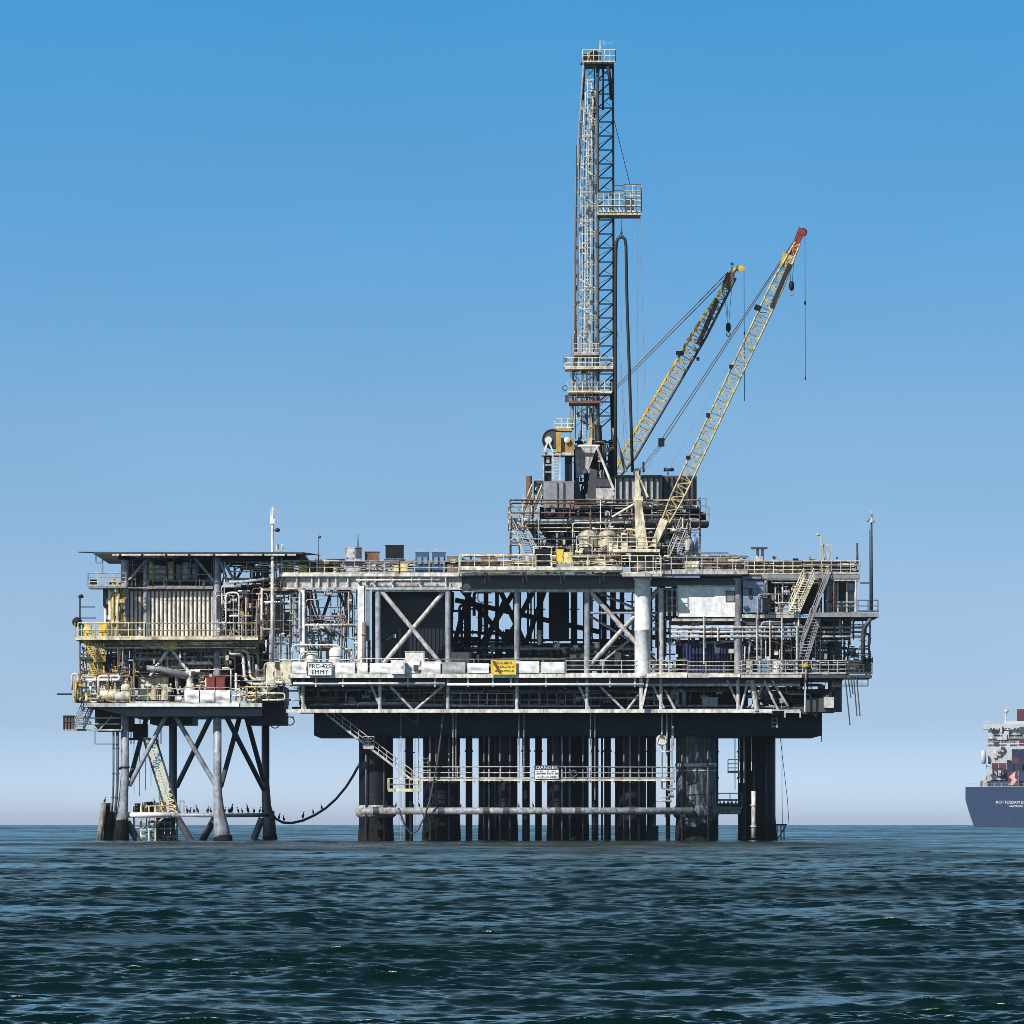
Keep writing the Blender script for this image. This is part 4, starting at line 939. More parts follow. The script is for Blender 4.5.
# ================================================================== DRILLING RIG
RB = thing('rig_base', 'dark skid base and rail-lined drill deck carrying the tall lattice mast', 'drilling rig', V(608,572,12))
mb = MB(); mb.bx(508,519,690,524,7,27); mb.build('drill_deck', grey, RB)
mb = MB(); mb.bx(508,519.4,690,523.6,6.85,6.996); mb.build('deck_edge', pale, RB)
mb = MB(); mb.bx(540,507,700,511,9,25); mb.build('floor_beam', dark, RB)
mb = MB(); mb.bx(615,505,697,508.5,8.4,9); mb.build('container_sill', pale, RB)
mb = MB(); mb.bx(540,511,690,519,11,24); mb.build('substructure_core', dark, RB)
rails(RB, pale, [(570,519.6,6.9,632,519.6,6.9),(652,519.6,6.9,690,519.6,6.9)], h=1.45, sp=1.9, r=.055)
rails(RB, cream, [(508,519.6,6.9,530,519.6,6.9),(508,519.6,6.9,508,519.6,20)], h=1.3, sp=1.2, r=.055)
rails(RB, grey, [(508,519.6,26.8,690,519.6,26.8)], h=1.3, sp=2, r=.05)
bars('leg_brace', dark, RB, [(540,524,568,568,10),(575,524,545,568,10),(560,524,575,568,10),(606,524,575,562,9),(618,524,640,552,9),(548,524,560,568,22),(640,524,668,568,10),(668,524,645,568,10),(690,524,660,562,22),(530,524,548,560,10),(604,524,630,566,22)], .32, 8)
bars('leg', dark, RB, [(552,524,552,570,12,12,.6),(568,524,568,570,24,24,.6),(658,524,658,570,12,12,.6),(672,524,672,570,24,24,.6)], .5, 8)
pipework(RB, [dark,dgrey,grey,pale], 535, 526, 580, 564, 7.5, 18, 26, 51, .06, .2, 9)
pipework(RB, [dark,dgrey,grey], 640, 526, 690, 566, 7.5, 18, 18, 52, .06, .18, 6)
pipework(RB, [pale,grey,cream], 606, 512, 634, 566, 6.2, 8.5, 12, 53, .05, .12, 8)
pipework(RB, [dgrey,grey,dark], 545, 500, 690, 518, 7.5, 10, 14, 54, .06, .14, 4)
stair(RB, grey, V(510,524,6.5), V(526,556,5), (1.0,.3,0), 14, tread=.3)
stair(RB, pale, V(681,527,6), V(668,559,5), (.95,.3,0), 14, tread=.28)
stair(RB, cream, V(522,519,7.5), V(532,494,8.5), (1.0,.3,0), 10, tread=.25, rr=.06)
mb = MB(); mb.bx(687,521.5,709,525.5,9,16); mb.bx(690,513,706,521.5,11,15); mb.build('winch_porch', dark, RB)
rails(RB, pale, [(690,521.5,9,709,521.5,9),(699,513,10.9,706,513,10.9)], h=1.5, sp=.9, r=.05)
bars('column', grey, RB, [(511,524,511,555,7)], .07, 6)
rails(RB, cream, [(524,505,9,533,505,9),(541,505,9,553,505,9)], h=1.2, sp=.8, r=.06)
rails(RB, grey, [(534,493,10,548,493,10)], h=1.3, sp=1.4, r=.05)
part('roof_gantry', dgrey, RB, lambda m: (m.bx(534,490,545,493,9.5,14), m.bx(535,481,544,484,9.6,14), m.bar(V(534.5,505,9.6), V(534.5,481,9.6), .12)))
# things on the drill deck
ST = cabinet(543.5,481,574,509,8.3,5,grey,'big grey steel tank panelled with dents below the winch drum','mud_tank','tank',doors=0)
mb = MB(); mb.bx(557,482.5,558,508,8.16,8.296); mb.bx(563,482.5,564.5,508,8.16,8.296); mb.build('seam', dgrey, ST)
drum(529,508+8-11,2.9,.3,9,rust,'red-brown drum standing at the left end of the drill deck', lidm=dgrey)
vtank(539,503,1.6,.42,10.5,white,'small white tank on the grey porch left of the mud tank')
cabinet(596,488,615,505.5,9.6,2.4,pale,'pale grey steel bin between the mast foot and the grey container','steel_bin','bin',doors=2)
cabinet(597,477.5,612,487.8,10,2,dgrey,'dark machinery box on top of the pale steel bin',doors=2)
# winch (drawworks)
DW = thing('drawworks', 'winch with black hooded drum on a frame above the grey mud tank', 'winch', V(558,481,10))
mb = MB(); mb.bx(542,452.4,574,455.4,8.6,13); mb.build('platform', pale, DW)
mb = MB()
for i in range(13):
    a0 = math.pi*(.0+i/12*1.15) - .25
    pass
pts = [(552.5 - 10.3*math.cos(a), 439 - 10*math.sin(a)) for a in [i*math.pi/10 for i in range(-2, 8)]] + [(556.6,431.0)]
inner = [(552.5 - 8.6*math.cos(a), 439 - 8.4*math.sin(a)) for a in [i*math.pi/10 for i in range(-2, 8)]][::-1]
n = len(pts)-1
for i in range(n-0-1):
    p0, p1 = pts[i], pts[i+1]; q0 = inner[len(inner)-1-i]; q1 = inner[len(inner)-2-i]
    mb.prism([p0, p1, q1, q0], 8.6, 12.4)
mb.build('hood', dark, DW)
mb = MB(); mb.lathe(V(552.5,439.5,8.6), [(.2,0),(.85,.02),(.85,.12),(.6,.14),(.6,3.2),(.85,3.22),(.85,3.4)], 20, 'y'); mb.build('drum', dgrey, DW)
mb = MB(); mb.lathe(V(548+.4,440,8.3), [(.1,0),(.36,.03),(.36,.25)], 14, 'y'); mb.bar(V(548,441,8.4), V(544,452,8.4), .16); mb.bar(V(548.5,441,8.4), V(553,452,8.4), .16); mb.build('bearing_stand', white, DW)
mb = MB(); mb.bx(556,432,561,452,8.5,10); mb.bx(561,438,574,452.3,9,12); mb.bx(553,428,572,431,9,12); mb.build('gearbox', ochre, DW)
mb = MB(); mb.lathe(V(567,440,8.6), [(.1,0),(.3,.05),(.3,.3),(.1,.35)], 14, 'y'); mb.build('brake_disc', white, DW)
mb = MB(); ladder_into(mb, V(553,480.5,8.4), V(553,453,8.4), .7, .05, .3); mb.build('ladder', cream, DW)
mb = MB(); rail_into(mb, V(555,428,9), V(574,428,9), .9, .7, .05); mb.build('handrail', cream, DW)
for x0, x1 in ((543.5,551.5),(565,572)):
    mb = MB(); mb.bx(x0,455.4,x1,481,9.4,12.4); mb.build('support_box', dark, DW)
mb = MB(); mb.bar(V(543.5,455,9), V(543.5,481,9), .14); mb.bar(V(544,465,9.1), V(552,465,9.1), .1); mb.bar(V(544,472,9.1), V(552,472,9.1), .1); mb.bx(546.5,457,549.5,463,9,9.35); mb.build('support_frame', pale, DW)
pipework(RB, [dgrey,rust,pale,cream,dark], 510, 500, 700, 566, 5.5, 7, 50, 56, .035, .085, 8)
fittings(RB, [dgrey,pale,grey,dark], 545, 500, 690, 520, 7, 9, 18, 281)
fittings(RB, [pale,cream,dgrey,grey], 535, 528, 690, 562, 7, 9, 24, 282)
# ---------------- mast
DM = thing('drilling_mast', 'tall slender lattice drilling mast with crown platform at its top', 'drilling mast', V(596,505,14))
dL, dN, dR, dFh = 15.0, 13.0, 15.6, 17.2
def leg(k, t):   # t 0 at top (y 66) .. 1 at y 500
    y = 66 + 434*t
    if k == 'L': x = 583.5 + (576.5-583.5)*min(1, t/.25) if t < .25 else 576.5 + (571-576.5)*(t-.25)/.75
    if k == 'N': x = 597.5 + 1.0*t
    if k == 'R': x = 613.0 + 1.0*t
    if k == 'F': x = (583.5 + 15.5) + (588-599)*min(1, t/.25) if t < .25 else 588 - 2*(t-.25)
    d = {'L': dL, 'N': dN, 'R': dR, 'F': dFh}[k]
    return V(x, y, d)
ts = [i/31 for i in range(32)]
for k, m_, r in (('L',grey,.12),('N',dgrey,.14),('R',dgrey,.12),('F',dgrey,.11)):
    mb = MB(); mb.tube([leg(k,t) for t in ts[:27]] , r, 8); mb.build('leg', m_, DM)
for a_, b_, m_ in (('L','N',tankc),('N','R',dgrey),('R','F',dgrey),('F','L',dgrey)):
    mb = MB()
    for i in range(26):
        p, q = leg(a_,ts[i]), leg(b_,ts[i]); p2, q2 = leg(a_,ts[i+1]), leg(b_,ts[i+1])
        mb.bar(p, q, .12 if a_ in 'LN' else .07)
        if a_ == 'N': mb.bar(p2, q, .12)
        elif i % 2: mb.bar(p, q2, .13 if a_ == 'L' else .05)
        else: mb.bar(p2, q, .13 if a_ == 'L' else .05)
    mb.build('lattice', m_, DM)
# inner guide rails, ladder, standpipes and hoses (the busy left face)
for i, (u, m_, r, t0, t1) in enumerate([(.12,dgrey,.05,.05,.86),(.20,cream,.04,.1,.8),(.36,dark,.05,.04,.86),(.55,pale,.05,.1,.86),(.68,cream,.05,.05,.86),(.80,dark,.08,.0,.86),(.87,dgrey,.05,.1,.86),(.92,pale,.06,.12,.86)]):
    mb = MB(); mb.tube([leg('L',t).lerp(leg('N',t),u) + Vector((0,-.12 + .05*(i%3),0)) for t in [t0+(t1-t0)*j/12 for j in range(13)]], r, 6); mb.build('service_line', m_, DM)
mb = MB(); a_, b_ = leg('L',.03).lerp(leg('N',.03),.34), leg('L',.85).lerp(leg('N',.85),.40); ladder_into(mb, b_+Vector((0,-.2,0)), a_+Vector((0,-.2,0)), .42, .035, .33); mb.build('ladder', white, DM)
mb = MB()
for i in range(16):
    t = .06 + i*.05; c_ = leg('L',t).lerp(leg('N',t),.5); mb.torus(c_ + Vector((.0,-.35,0)), .42, .03, 'z', 12, 4)
for s_ in (-.4, .4): mb.tube([leg('L',.06+i*.05).lerp(leg('N',.06+i*.05),.5)+Vector((s_,-.4,0)) for i in range(16)], .03, 4)
mb.build('ladder_cage', white, DM)
for x, y0, y1, m_, r in ((576.5,145,372,dgrey,.07),(579,120,372,grey,.06),(574.5,230,400,grey,.05),(571.5,332,440,grey,.05)):
    mb = MB(); mb.cyl(V(x,y0,dL-.5), V(x-1.5,y1,dL-.5), r, n=6); mb.build('standpipe', m_, DM)
rg = random.Random(5)
for i in range(60):
    t = rg.uniform(.06,.84); c_ = leg('L',t).lerp(leg('N',t), rg.uniform(.05,.95)); part('clamp', dgrey, DM, lambda m: m.box(c_.x-.12, c_.x+.12, c_.y-.3, c_.y-.05, c_.z-.2, c_.z+rg.uniform(.0,.35)))
# top taper frames and crown
mb = MB(); mb.bx(584,61,614,63.4,12,18); mb.build('crown_floor', dgrey, DM)
mb = MB(); rail_into(mb, V(582.6,62,11.6), V(615.5,62,11.6), 1.25, .55, .045, 2); rail_into(mb, V(582.6,62,18), V(615.5,62,18), 1.25, .55, .04, 2); rail_into(mb, V(615.5,62,11.6), V(615.5,62,18), 1.25, 1.2, .045, 2); mb.build('crown_rail', cream, DM)
mb = MB(); mb.lathe(V(592,56,13), [(.2,0),(.5,.02),(.4,.2),(.5,.4),(.2,.42)], 16, 'y'); mb.lathe(V(589,57,14.5), [(.2,0),(.5,.02),(.4,.2),(.5,.4),(.2,.42)], 16, 'y'); mb.bx(586,58,600,61,12.6,15.5); mb.build('crown_block', ochre, DM)
part('crown_sheave', dark, DM, lambda m: (m.lathe(V(594.5,55.5,12.2), [(.1,0),(.5,.02),(.5,.2),(.1,.22)], 16, 'y'), m.bx(583.5,54,587,61,12.2,13), m.bx(597.5,52,600.5,61,12.4,13)))
mb = MB(); mb.bar(V(600,62,13), V(600,40,13), .14); mb.bar(V(600,43,13), V(614,43,13), .06); mb.bar(V(604,40,13), V(604,45,13), .08); mb.build('lightning_rod', pale, DM)
mb = MB(); mb.tube([V(608,66,12), V(610,80,12.2), V(611.5,100,12.6)], .18, 8); mb.tube([V(585,66,12), V(584,82,12.6), V(583,100,13)], .1, 6); mb.tube([V(603,66,13),V(603,110,13)], .12, 6); mb.build('top_strut', dark, DM)
part('beacon', rust, DM, lambda m: m.lathe(V(581,65,13), [(.05,0),(.15,.05),(.15,.3),(.05,.35)], 8))
# platforms part way
for y, x0, x1 in ((353.5,574,599),(367.5,565,613),(392,568,612),(402,569,600)):
    mb = MB(); mb.bx(x0,y,x1,y+1.2,11.6,17); rail_into(mb, V(x0,y,11.6), V(x1,y,11.6), 1.0, .7, .04, 2); mb.build('rest_platform', [cream,pale,rust,cream][int(y) % 4], DM)
mb = MB(); mb.bar(V(563,368,12), V(572,368,12), .1); mb.bx(563.5,357,567,363,12,12.2); mb.bar(V(565,363,12), V(565,368,12), .05); mb.torus(V(565,388,12), .25, .05, 'y', 12, 5); mb.bx(565,395,569,402,12,12.5); mb.build('side_bracket', dgrey, DM)
part('spinner_block', brown, DM, lambda m: m.bx(577,389,590,397,12.2,14))
# lower mast: box legs, V-door frame
mb = MB(); mb.bar(V(596.5,440,13), V(592,505,13), .9, 1.0); mb.bar(V(613,440,15.5), V(607,505,15.5), .7, .8); mb.build('mast_foot', dark, DM)
mb = MB(); mb.prism([(590,468),(597,470),(596,508),(586,508)], 10.5, 11.6); mb.prism([(574,480),(579,481),(583,508),(575,508)], 10.6, 11.4); mb.build('foot_plate', dgrey, DM)
mb = MB(); mb.prism([(575,446),(597,446),(588,472),(576,478)], 10.4, 11.2); mb.build('foot_cover', pale, DM)
mb = MB(); mb.bx(592,484,606,507,13,16); mb.build('rotary_housing', dark, DM)
mb = MB(); mb.tube([V(598,425,12.5), V(599,445,12.5), V(602,470,12.5)], .35, 8); mb.tube([V(603,440,12.5), V(604,470,12.5)], .28, 8); mb.build('travelling_block', dark, DM)
pipework(DM, [dark,dgrey,grey,pale], 575, 442, 616, 503, 11, 15, 26, 291, .06, .16, 6)
fittings(DM, [dark,dgrey,grey,cream], 574, 440, 616, 503, 10.5, 14, 22, 292, .2, .8)
bars('raking_strut', white, DM, [(597,447,614,490,9.5),(574,446,600,446,9.6)], .14, 8)
bars('raking_strut', grey, DM, [(613,428,626,472,12),(580,430,576,505,12),(583,500,598,470,12)], .16, 8)
# monkey board
MK = part('monkey_board', cream, DM, lambda m: (m.bx(597,212,641,214.6,10.6,16), m.bx(597,206,625,207.4,10.5,10.7)))
mb = MB(); rail_into(mb, V(598,212,10.5), V(641.4,212,10.5), 1.9, .55, .05, 3); rail_into(mb, V(641.4,212,10.5), V(641.4,212,16), 2.4, .8, .05, 4); rail_into(mb, V(614,206,16), V(641.4,206,16), 2.1, .8, .05, 4); mb.build('cage', cream, MK)
mb = MB()
for i in range(7): mb.bar(V(600+4*i,206,10.45), V(603+4*i,212,10.45), .07)
mb.bar(V(598,206.4,10.45), V(641,206.4,10.45), .07)
for x in (625,631,636,641): mb.bar(V(x,212,10.45), V(x,184.5,10.45), .08)
for y in (184.5,191,198): mb.bar(V(624,y,10.45), V(641,y,10.45), .07)
mb.build('racking_fingers', dgrey, MK)
mb = MB(); mb.bx(625,198,634,209,13,14.5); mb.build('winch_box', dgrey, MK)
mb = MB(); mb.cyl(V(613,116,13), V(630,185,11), .035, n=5); mb.build('tie_rope', dark, MK)
# rotary hose loop
mb = MB(); mb.tube([V(615.5,478,11), V(615.5,400,11), V(615.5,300,11), V(615.8,252,11), V(616.3,243,11), V(618,238.5,11), V(621.5,237,11), V(624.8,239,11), V(626,246,11), V(627,300,11), V(629,360,11), V(631,420,11), V(632.5,472,11)], [.17]*7+[.16]*6, 9); mb.build('rotary_hose', black, DM)
mb = MB(); mb.cyl(V(621.5,237,11), V(622,215,11), .035, n=5); mb.cyl(V(621.5,231,11), V(618,239,11), .03, n=5); mb.cyl(V(621.5,231,11), V(625,239,11), .03, n=5); mb.build('hose_sling', dark, DM)
for x0, y0, x1, y1 in ((640,214,645,400),(637.5,214,637.5,420),(618,246,622,340),(617,330,629,462),(621,360,625,470)):
    mb = MB(); mb.cyl(V(x0,y0,11), V(x1,y1,11), .022, n=5); mb.build('tag_line', grey, DM)
mb = MB(); mb.tube([V(612,380,16), V(613.5,440,14), V(612,500,13)], .25, 8); mb.build('standpipe', dark, DM)
# doghouse container
DH = thing('container', 'long grey corrugated container on the drill deck behind the cream crane post', 'container', V(655,505,9))
mb = MB(); mb.bx(615,476.4,662,505,9.4,13.4); mb.build('body', lgrey, DH)
mb = MB(); mb.bx(662,475.6,697,508,10.4,14.4); mb.build('shaded_end', dgrey, DH)  # right part of the container, its shade put into the darker grey
mb = MB()
for x in (616,622,628.5,635,641,647,653,658.5): mb.bx(x,477.6,x+1.6,504.4,9.15,9.396)
mb.build('rib', dark, DH)
mb = MB()
for x in range(663, 696, 5): mb.bx(x,477,x+1.2,507,10.2,10.396)
mb.build('shaded_end_rib', dark, DH)
mb = MB(); mb.bx(614.4,475,662.6,477.2,9.0,13.6); mb.build('roof', dark, DH)
mb = MB(); mb.bx(614.4,503.6,662.6,505,9.0,9.14); mb.build('sill', pale, DH)
mb = MB(); mb.bar(V(668,475,11), V(668,468,11), .12); mb.bar(V(663.5,470,11), V(672.5,470,11), .12); mb.bx(664,467.6,666.5,471.4,10.8,11.2); mb.lathe(V(671.5,471.5,11), [(.05,0),(.25,.05),(.25,.3),(.05,.4)], 10); mb.build('roof_lights', dark, DH)
# big cream tanks under the rig
def arch_tank(px0, px1, label):
    a = V(px0,573.5,5); b = V(px1,534,5); t = thing('mud_tank', label, 'tank', ((a.x+b.x)/2, a.y, a.z), 'pale tanks under the drill deck')
    mb = MB(); r = (b.x-a.x)/2; mb.lathe(((a.x+b.x)/2, a.y+r, a.z), [(r,0),(r,b.z-a.z),(r*.7,b.z-a.z+.3),(r*.2,b.z-a.z+.45)], 20); mb.build('shell', tankc, t)
    mb = MB(); c_ = ((px0+px1)/2); mb.lathe((V(c_,0,5).x, a.y-.14, V(0,553,5).z), [(.2,0),(.62,.02),(.62,.3),(.3,.31)], 18, 'y'); mb.build('manhole', dgrey, t)
    mb = MB(); mb.bar(V(c_-6.5,572,4.8), V(c_-6.5,548,4.8), .1); mb.bar(V(c_+6.5,572,4.8), V(c_+6.5,548,4.8), .1); mb.build('frame', cream, t)
arch_tank(579,598,'pale round tank with dark manhole under the drill deck, left one of two')
pipework(RB, [pale,dgrey,cream,dark], 577, 536, 620, 572, 2.5, 4.4, 18, 55, .05, .1, 6)
arch_tank(599,617,'pale round tank with dark manhole under the drill deck, right one beside the cream crane')
# ================================================================== CRANES
def lattice_boom(root, base, tip, d, w0, wm, wt, depth, mc, ml, n, rc=.12, rl=.06, chord2=None, t0=.0, t1=1., k0=.12, k1=.85):
    """tapered four-chord lattice boom between pixel points base and tip"""
    a = V(*base, d); b = V(*tip, d); ax = (b-a).normalized(); sd = Vector((ax.z, 0, -ax.x))
    def w(t):
        if t < k0: return w0 + (wm-w0)*t/k0
        if t > k1: return wm + (wt-wm)*(t-k1)/(1-k1)
        return wm
    def c(t, s, y): return a.lerp(b, t) + sd*(s*w(t)/2) + Vector((0, y*depth/2*min(1, w(t)/wm+.15), 0))
    T = [t0 + (t1-t0)*i/n for i in range(n+1)]
    for s, m_ in ((-1, mc), (1, chord2 or mc)):
        mb = MB()
        for y in (-1, 1): mb.tube([c(t,s,y) for t in T], rc, 7)
        mb.build('boom_chord', m_, root)
    mb = MB()
    for i in range(n):
        u, v = T[i], T[i+1]; f = 1 if i % 2 else -1
        for y in (-1, 1): mb.bar(c(u,-f,y), c(v,f,y), rl*2)
        for s in (-1, 1): mb.bar(c(u,s,-f), c(v,s,f), rl*1.6)
        mb.bar(c(u,-1,-1), c(u,1,-1), rl*1.4); mb.bar(c(u,-1,1), c(u,1,1), rl*1.4)
    mb.build('boom_lattice', ml, root)
    return c
# ---- front crane
CA = thing('pedestal_crane', 'cream lattice crane with red boom tip on a thick white pedestal', 'crane', V(643,676,-1.5))
cx = V(642.6,0,-1).x
mb = MB(); mb.lathe((cx, D0-1.0, V(0,677,-1).z), [(.78,0),(.86,.1),(.8,.5),(.8,4.6),(.86,4.65),(.86,4.8),(.8,4.85),(.8,9.6),(.95,9.75),(.95,10.05)], 28); mb.build('pedestal', clean, CA)
mb = MB(); mb.bar(V(641,678,-1), V(641,710,-1), .32); mb.bar(V(648,678,-1), V(642.5,705,-1), .2); mb.build('pedestal_strut', white, CA)
mb = MB(); mb.lathe((cx, D0-1.0, V(0,576,-1).z), [(1.35,0),(1.35,.35),(1.15,.4),(1.15,2.3),(1.5,2.4),(1.5,2.7)], 24); mb.build('slew_ring', dgrey, CA)
mb = MB(); mb.bx(622,573.5,662,576.4,-3.6,1.6); mb.build('crane_platform', pale, CA)
mb = MB(); rail_into(mb, V(622,573.4,-3.5), V(661,573.4,-3.5), 1.75, .75, .05, 3); rail_into(mb, V(622,573.4,1.5), V(661,573.4,1.5), 1.6, .9, .05, 2); rail_into(mb, V(622,573.4,-3.5), V(622,573.4,1.5), 1.6, .9, .05, 2); mb.build('handrail', cream, CA)
mb = MB(); mb.bx(613,549,660,552,-3,1.2); mb.build('machine_deck', cream, CA)
mb = MB(); rail_into(mb, V(608,551,-3), V(656,551,-3), 1.35, .9, .05, 3); mb.build('handrail', cream, CA)
mb = MB(); mb.bx(621,533,627.5,549,-2.6,-.4); cb = mb.build('cab', cream, CA)
mb = MB(); mb.bx(622,535,626.6,542,-2.66,-2.604); mb.build('cab_window', glassm, cb)
mb = MB(); mb.bx(609,543,618,552,-2.4,.2); mb.bx(609,549.4,619,551.6,-2.6,-2.42); mb.build('engine_box', cream, CA)
# gantry post
mb = MB(); mb.prism([(634.6,500),(641.5,500),(649,553),(636,553)], -2.2, -1.4); mb.prism([(634.6,500),(641.5,500),(649,553),(636,553)], -.4, .4); mb.build('gantry_leg', cream, CA)
mb = MB(); mb.prism([(635.2,471),(638.6,471),(640.5,500),(634.6,500)], -1.5, -.5); mb.bx(633.6,496.5,643,502,-1.9,.1); mb.build('gantry_head', cream, CA)
bars('gantry_stay', cream, CA, [(638,474,648,497,-1.6),(638,478,646,500,-.2),(636,503,612,517,-1),(642,505,651,506,-1)], .11, 8)
mb = MB(); mb.lathe(V(637,472,-1.3), [(.1,0),(.4,.02),(.32,.15),(.4,.3),(.1,.32)], 14, 'y'); mb.build('gantry_sheave', dgrey, CA)
pipework(CA, [cream,ochre,dgrey], 624, 530, 652, 551, -1.6, .6, 14, 61, .05, .1, 5, ochre)
mb = MB(); mb.lathe(V(631,541,-2.4), [(.2,0),(.6,.03),(.6,.12),(.35,.14),(.35,1.2),(.6,1.22),(.6,1.3)], 16, 'y'); mb.build('winch_drum', dgrey, CA)
fA = lattice_boom(CA, (654,546), (797.5,243), -2.0, .35, 1.25, .5, 1.3, boomc, boomc, 46, .095, .038, k0=.16, k1=.86)
mb = MB(); mb.prism([(650.5,545),(655.5,548),(668,521),(660.5,518)], -2.9, -2.6); mb.prism([(650.5,545),(655.5,548),(668,521),(660.5,518)], -1.4, -1.1); mb.build('boom_foot', cream, CA)
mb = MB(); mb.prism([(783.5,252),(792.5,256),(787,268),(779.5,266)], -2.5, -1.5); mb.build('boom_collar', yellow, CA)
mb = MB(); mb.prism([(797,232),(803.5,235.5),(794.5,257),(788.5,254)], -2.4, -1.6); mb.prism([(797,232),(799,227),(806,230),(806,234),(803,236)], -2.5, -1.5); mb.build('boom_tip', red, CA)
mb = MB(); mb.lathe(V(803,232,-2.4), [(.1,0),(.42,.02),(.34,.2),(.42,.4),(.1,.42)], 14, 'y'); mb.build('tip_sheave', dark, CA)
mb = MB(); mb.prism([(788,263),(792,264.5),(773.5,309),(769.5,307)], -2.75, -2.6); mb.build('boom_walkway', black, CA)
mb = MB(); mb.prism([(756,304),(762,306.5),(760,311),(754,308)], -2.9, -1.2); mb.build('boom_joint', dark, CA)
for i, t in enumerate((.28,.42,.58)):
    p = fA(t,-1,-1); mb = MB(); mb.box(p.x-.25, p.x+.1, p.y-.2, p.y+.2, p.z-.12, p.z+.25); mb.build('floodlight', dark, CA)
def wire(root, m, a, b, r, d, d2=None, name='cable'):
    mb = MB(); mb.cyl(V(*a,d), V(*b,d if d2 is None else d2), r, n=5); return mb.build(name, m, root)
for o in (0, 2.6): wire(CA, dgrey, (661+o,440+o*.5), (797+o*.4,236), .048, -2.4 if o else -1.6)
for o in (0, 3.2): wire(CA, dgrey, (637.5+o*.3,472), (660.5+o,443), .03, -2.2 if o else -1.4)
wire(CA, grey, (638.5,480), (662.5,444), .03, -1.8)
mb = MB(); mb.bx(658.5,438,664.5,446,-2.6,-1.2); mb.build('bridle_block', dark, CA)
mb = MB(); mb.cyl(V(643.5,462,-1.8), V(643.5,472,-1.8), .12, n=6); mb.build('gantry_light', dark, CA)
wire(CA, grey, (671,466), (786,262), .018, -2.0)
for a in (788.5, 794.5): wire(CA, dark, (a,252), (791.5 + (a-791.5)*.25,281), .022, -2.2, name='hoist_rope')
wire(CA, dark, (805,233), (805.3,380), .028, -2.2, name='whip_line')
mb = MB(); mb.lathe(V(805.1,305,-2.2), [(.03,0),(.11,.08),(.11,.3),(.03,.4)], 8); mb.lathe(V(805.3,380,-2.2), [(.03,0),(.08,.08),(.03,.4)], 8); mb.build('ball_weight', dark, CA)
def hook(root, px, py, d):
    c = V(px, py, d)
    mb = MB(); mb.lathe(c, [(.08,-.65),(.2,-.6),(.26,-.3),(.24,.1),(.12,.3)], 12); hb = mb.build('hook_block', dark, root)
    mb = MB(); mb.torus(c + Vector((.0,0,-.92)), .2, .06, 'y', 14, 6, -math.pi*1.25, math.pi*.35); mb.cyl(c+Vector((0,0,-.6)), c+Vector((0,0,-.75)), .07, n=6); mb.build('hook', grey, hb)
hook(CA, 791.6, 284, -2.2)
# ---- rear crane
CB = thing('pedestal_crane', 'ochre yellow lattice crane with dark boom section, behind the drilling mast', 'crane', V(612,576,30))
mb = MB(); mb.lathe((V(608,0,30).x, 830, V(0,576,30).z), [(1.3,0),(1.3,.3),(1.0,.35),(1.0,6.0),(1.5,6.2),(1.5,6.6)], 22); mb.build('pedestal', pale, CB)
mb = MB(); mb.bx(590,500,628,509,28,33); mb.build('machine_deck', dgrey, CB)
mb = MB(); mb.bx(604,484,616,500,28.4,30.6); mb.build('cab', ochre, CB)
mb = MB(); mb.bar(V(592,500,29), V(592,412,29), .3); mb.bar(V(606,500,29), V(592,412,29), .3); mb.bar(V(592,500,32), V(592,412,32), .3); mb.bar(V(592,412,28.6), V(592,412,32.4), .3); mb.build('gantry_leg', ochre, CB)
fB = lattice_boom(CB, (615,479), (733.5,277), 30, .45, 1.42, .5, 1.3, yellow, boomc, 40, .13, .04, chord2=dgrey, k0=.12, k1=.72)
c_ = fB
mb = MB()
for i in range(30):
    u = .06 + .9*i/30; p = c_(u,-1,-1); q = c_(u+.022,-1,-1); mb.bar(p+Vector((0,-.05,0)), q+Vector((0,-.05,0)), .30 if i % 4 else .36, .1)
mb.build('chord_cover', ochre, CB)
mb = MB(); mb.prism([(715.5,299),(719.5,301),(700,346),(696,343.5)], 29.0, 29.2); mb.build('boom_walkway', black, CB)
mb = MB(); mb.prism([(727,272),(735,275),(729,289),(722,285)], 29.5, 30.5); mb.build('boom_collar', rust, CB)
mb = MB(); mb.tube([V(730,276,30), V(734,270,30), V(739,267.5,30), V(742,268,30)], [.3,.26,.24,.2], 8); mb.lathe(V(741.5,268.5,29.7), [(.12,0),(.36,.02),(.28,.2),(.36,.4),(.12,.6)], 14, 'y'); mb.build('tip_jib', yellow, CB)
mb = MB(); mb.bar(V(732,274,30), V(732,262,30), .1); mb.bar(V(730.5,264,30), V(734,264,30), .14); mb.build('tip_light', grey, CB)
mb = MB(); mb.bar(V(692,356,29), V(699,359.5,29), .08); mb.bx(696.5,357,699.5,360.5,28.8,29.2); mb.build('boom_light', dark, CB)
mb = MB(); mb.bx(676,351,684,355,28.9,29.1); mb.build('boom_joint', dark, CB)
for o in (0, 2.6): wire(CB, dgrey, (593,410+o), (728,272+o*1.6), .05, 29.5 if o else 31)
for a in (724, 731.5): wire(CB, dark, (a,290), (728.2+(a-728)*.2,322), .022, 30, name='hoist_rope')
wire(CB, dark, (726.5,290), (728,322), .02, 30.3, name='hoist_rope')
hook(CB, 728.4, 325.5, 30)
wire(CB, dgrey, (744,270), (744.5,401), .035, 30, name='whip_line')
mb = MB(); mb.lathe(V(744.5,335,30), [(.03,0),(.09,.08),(.03,.4)], 8); mb.build('ball_weight', dark, CB)
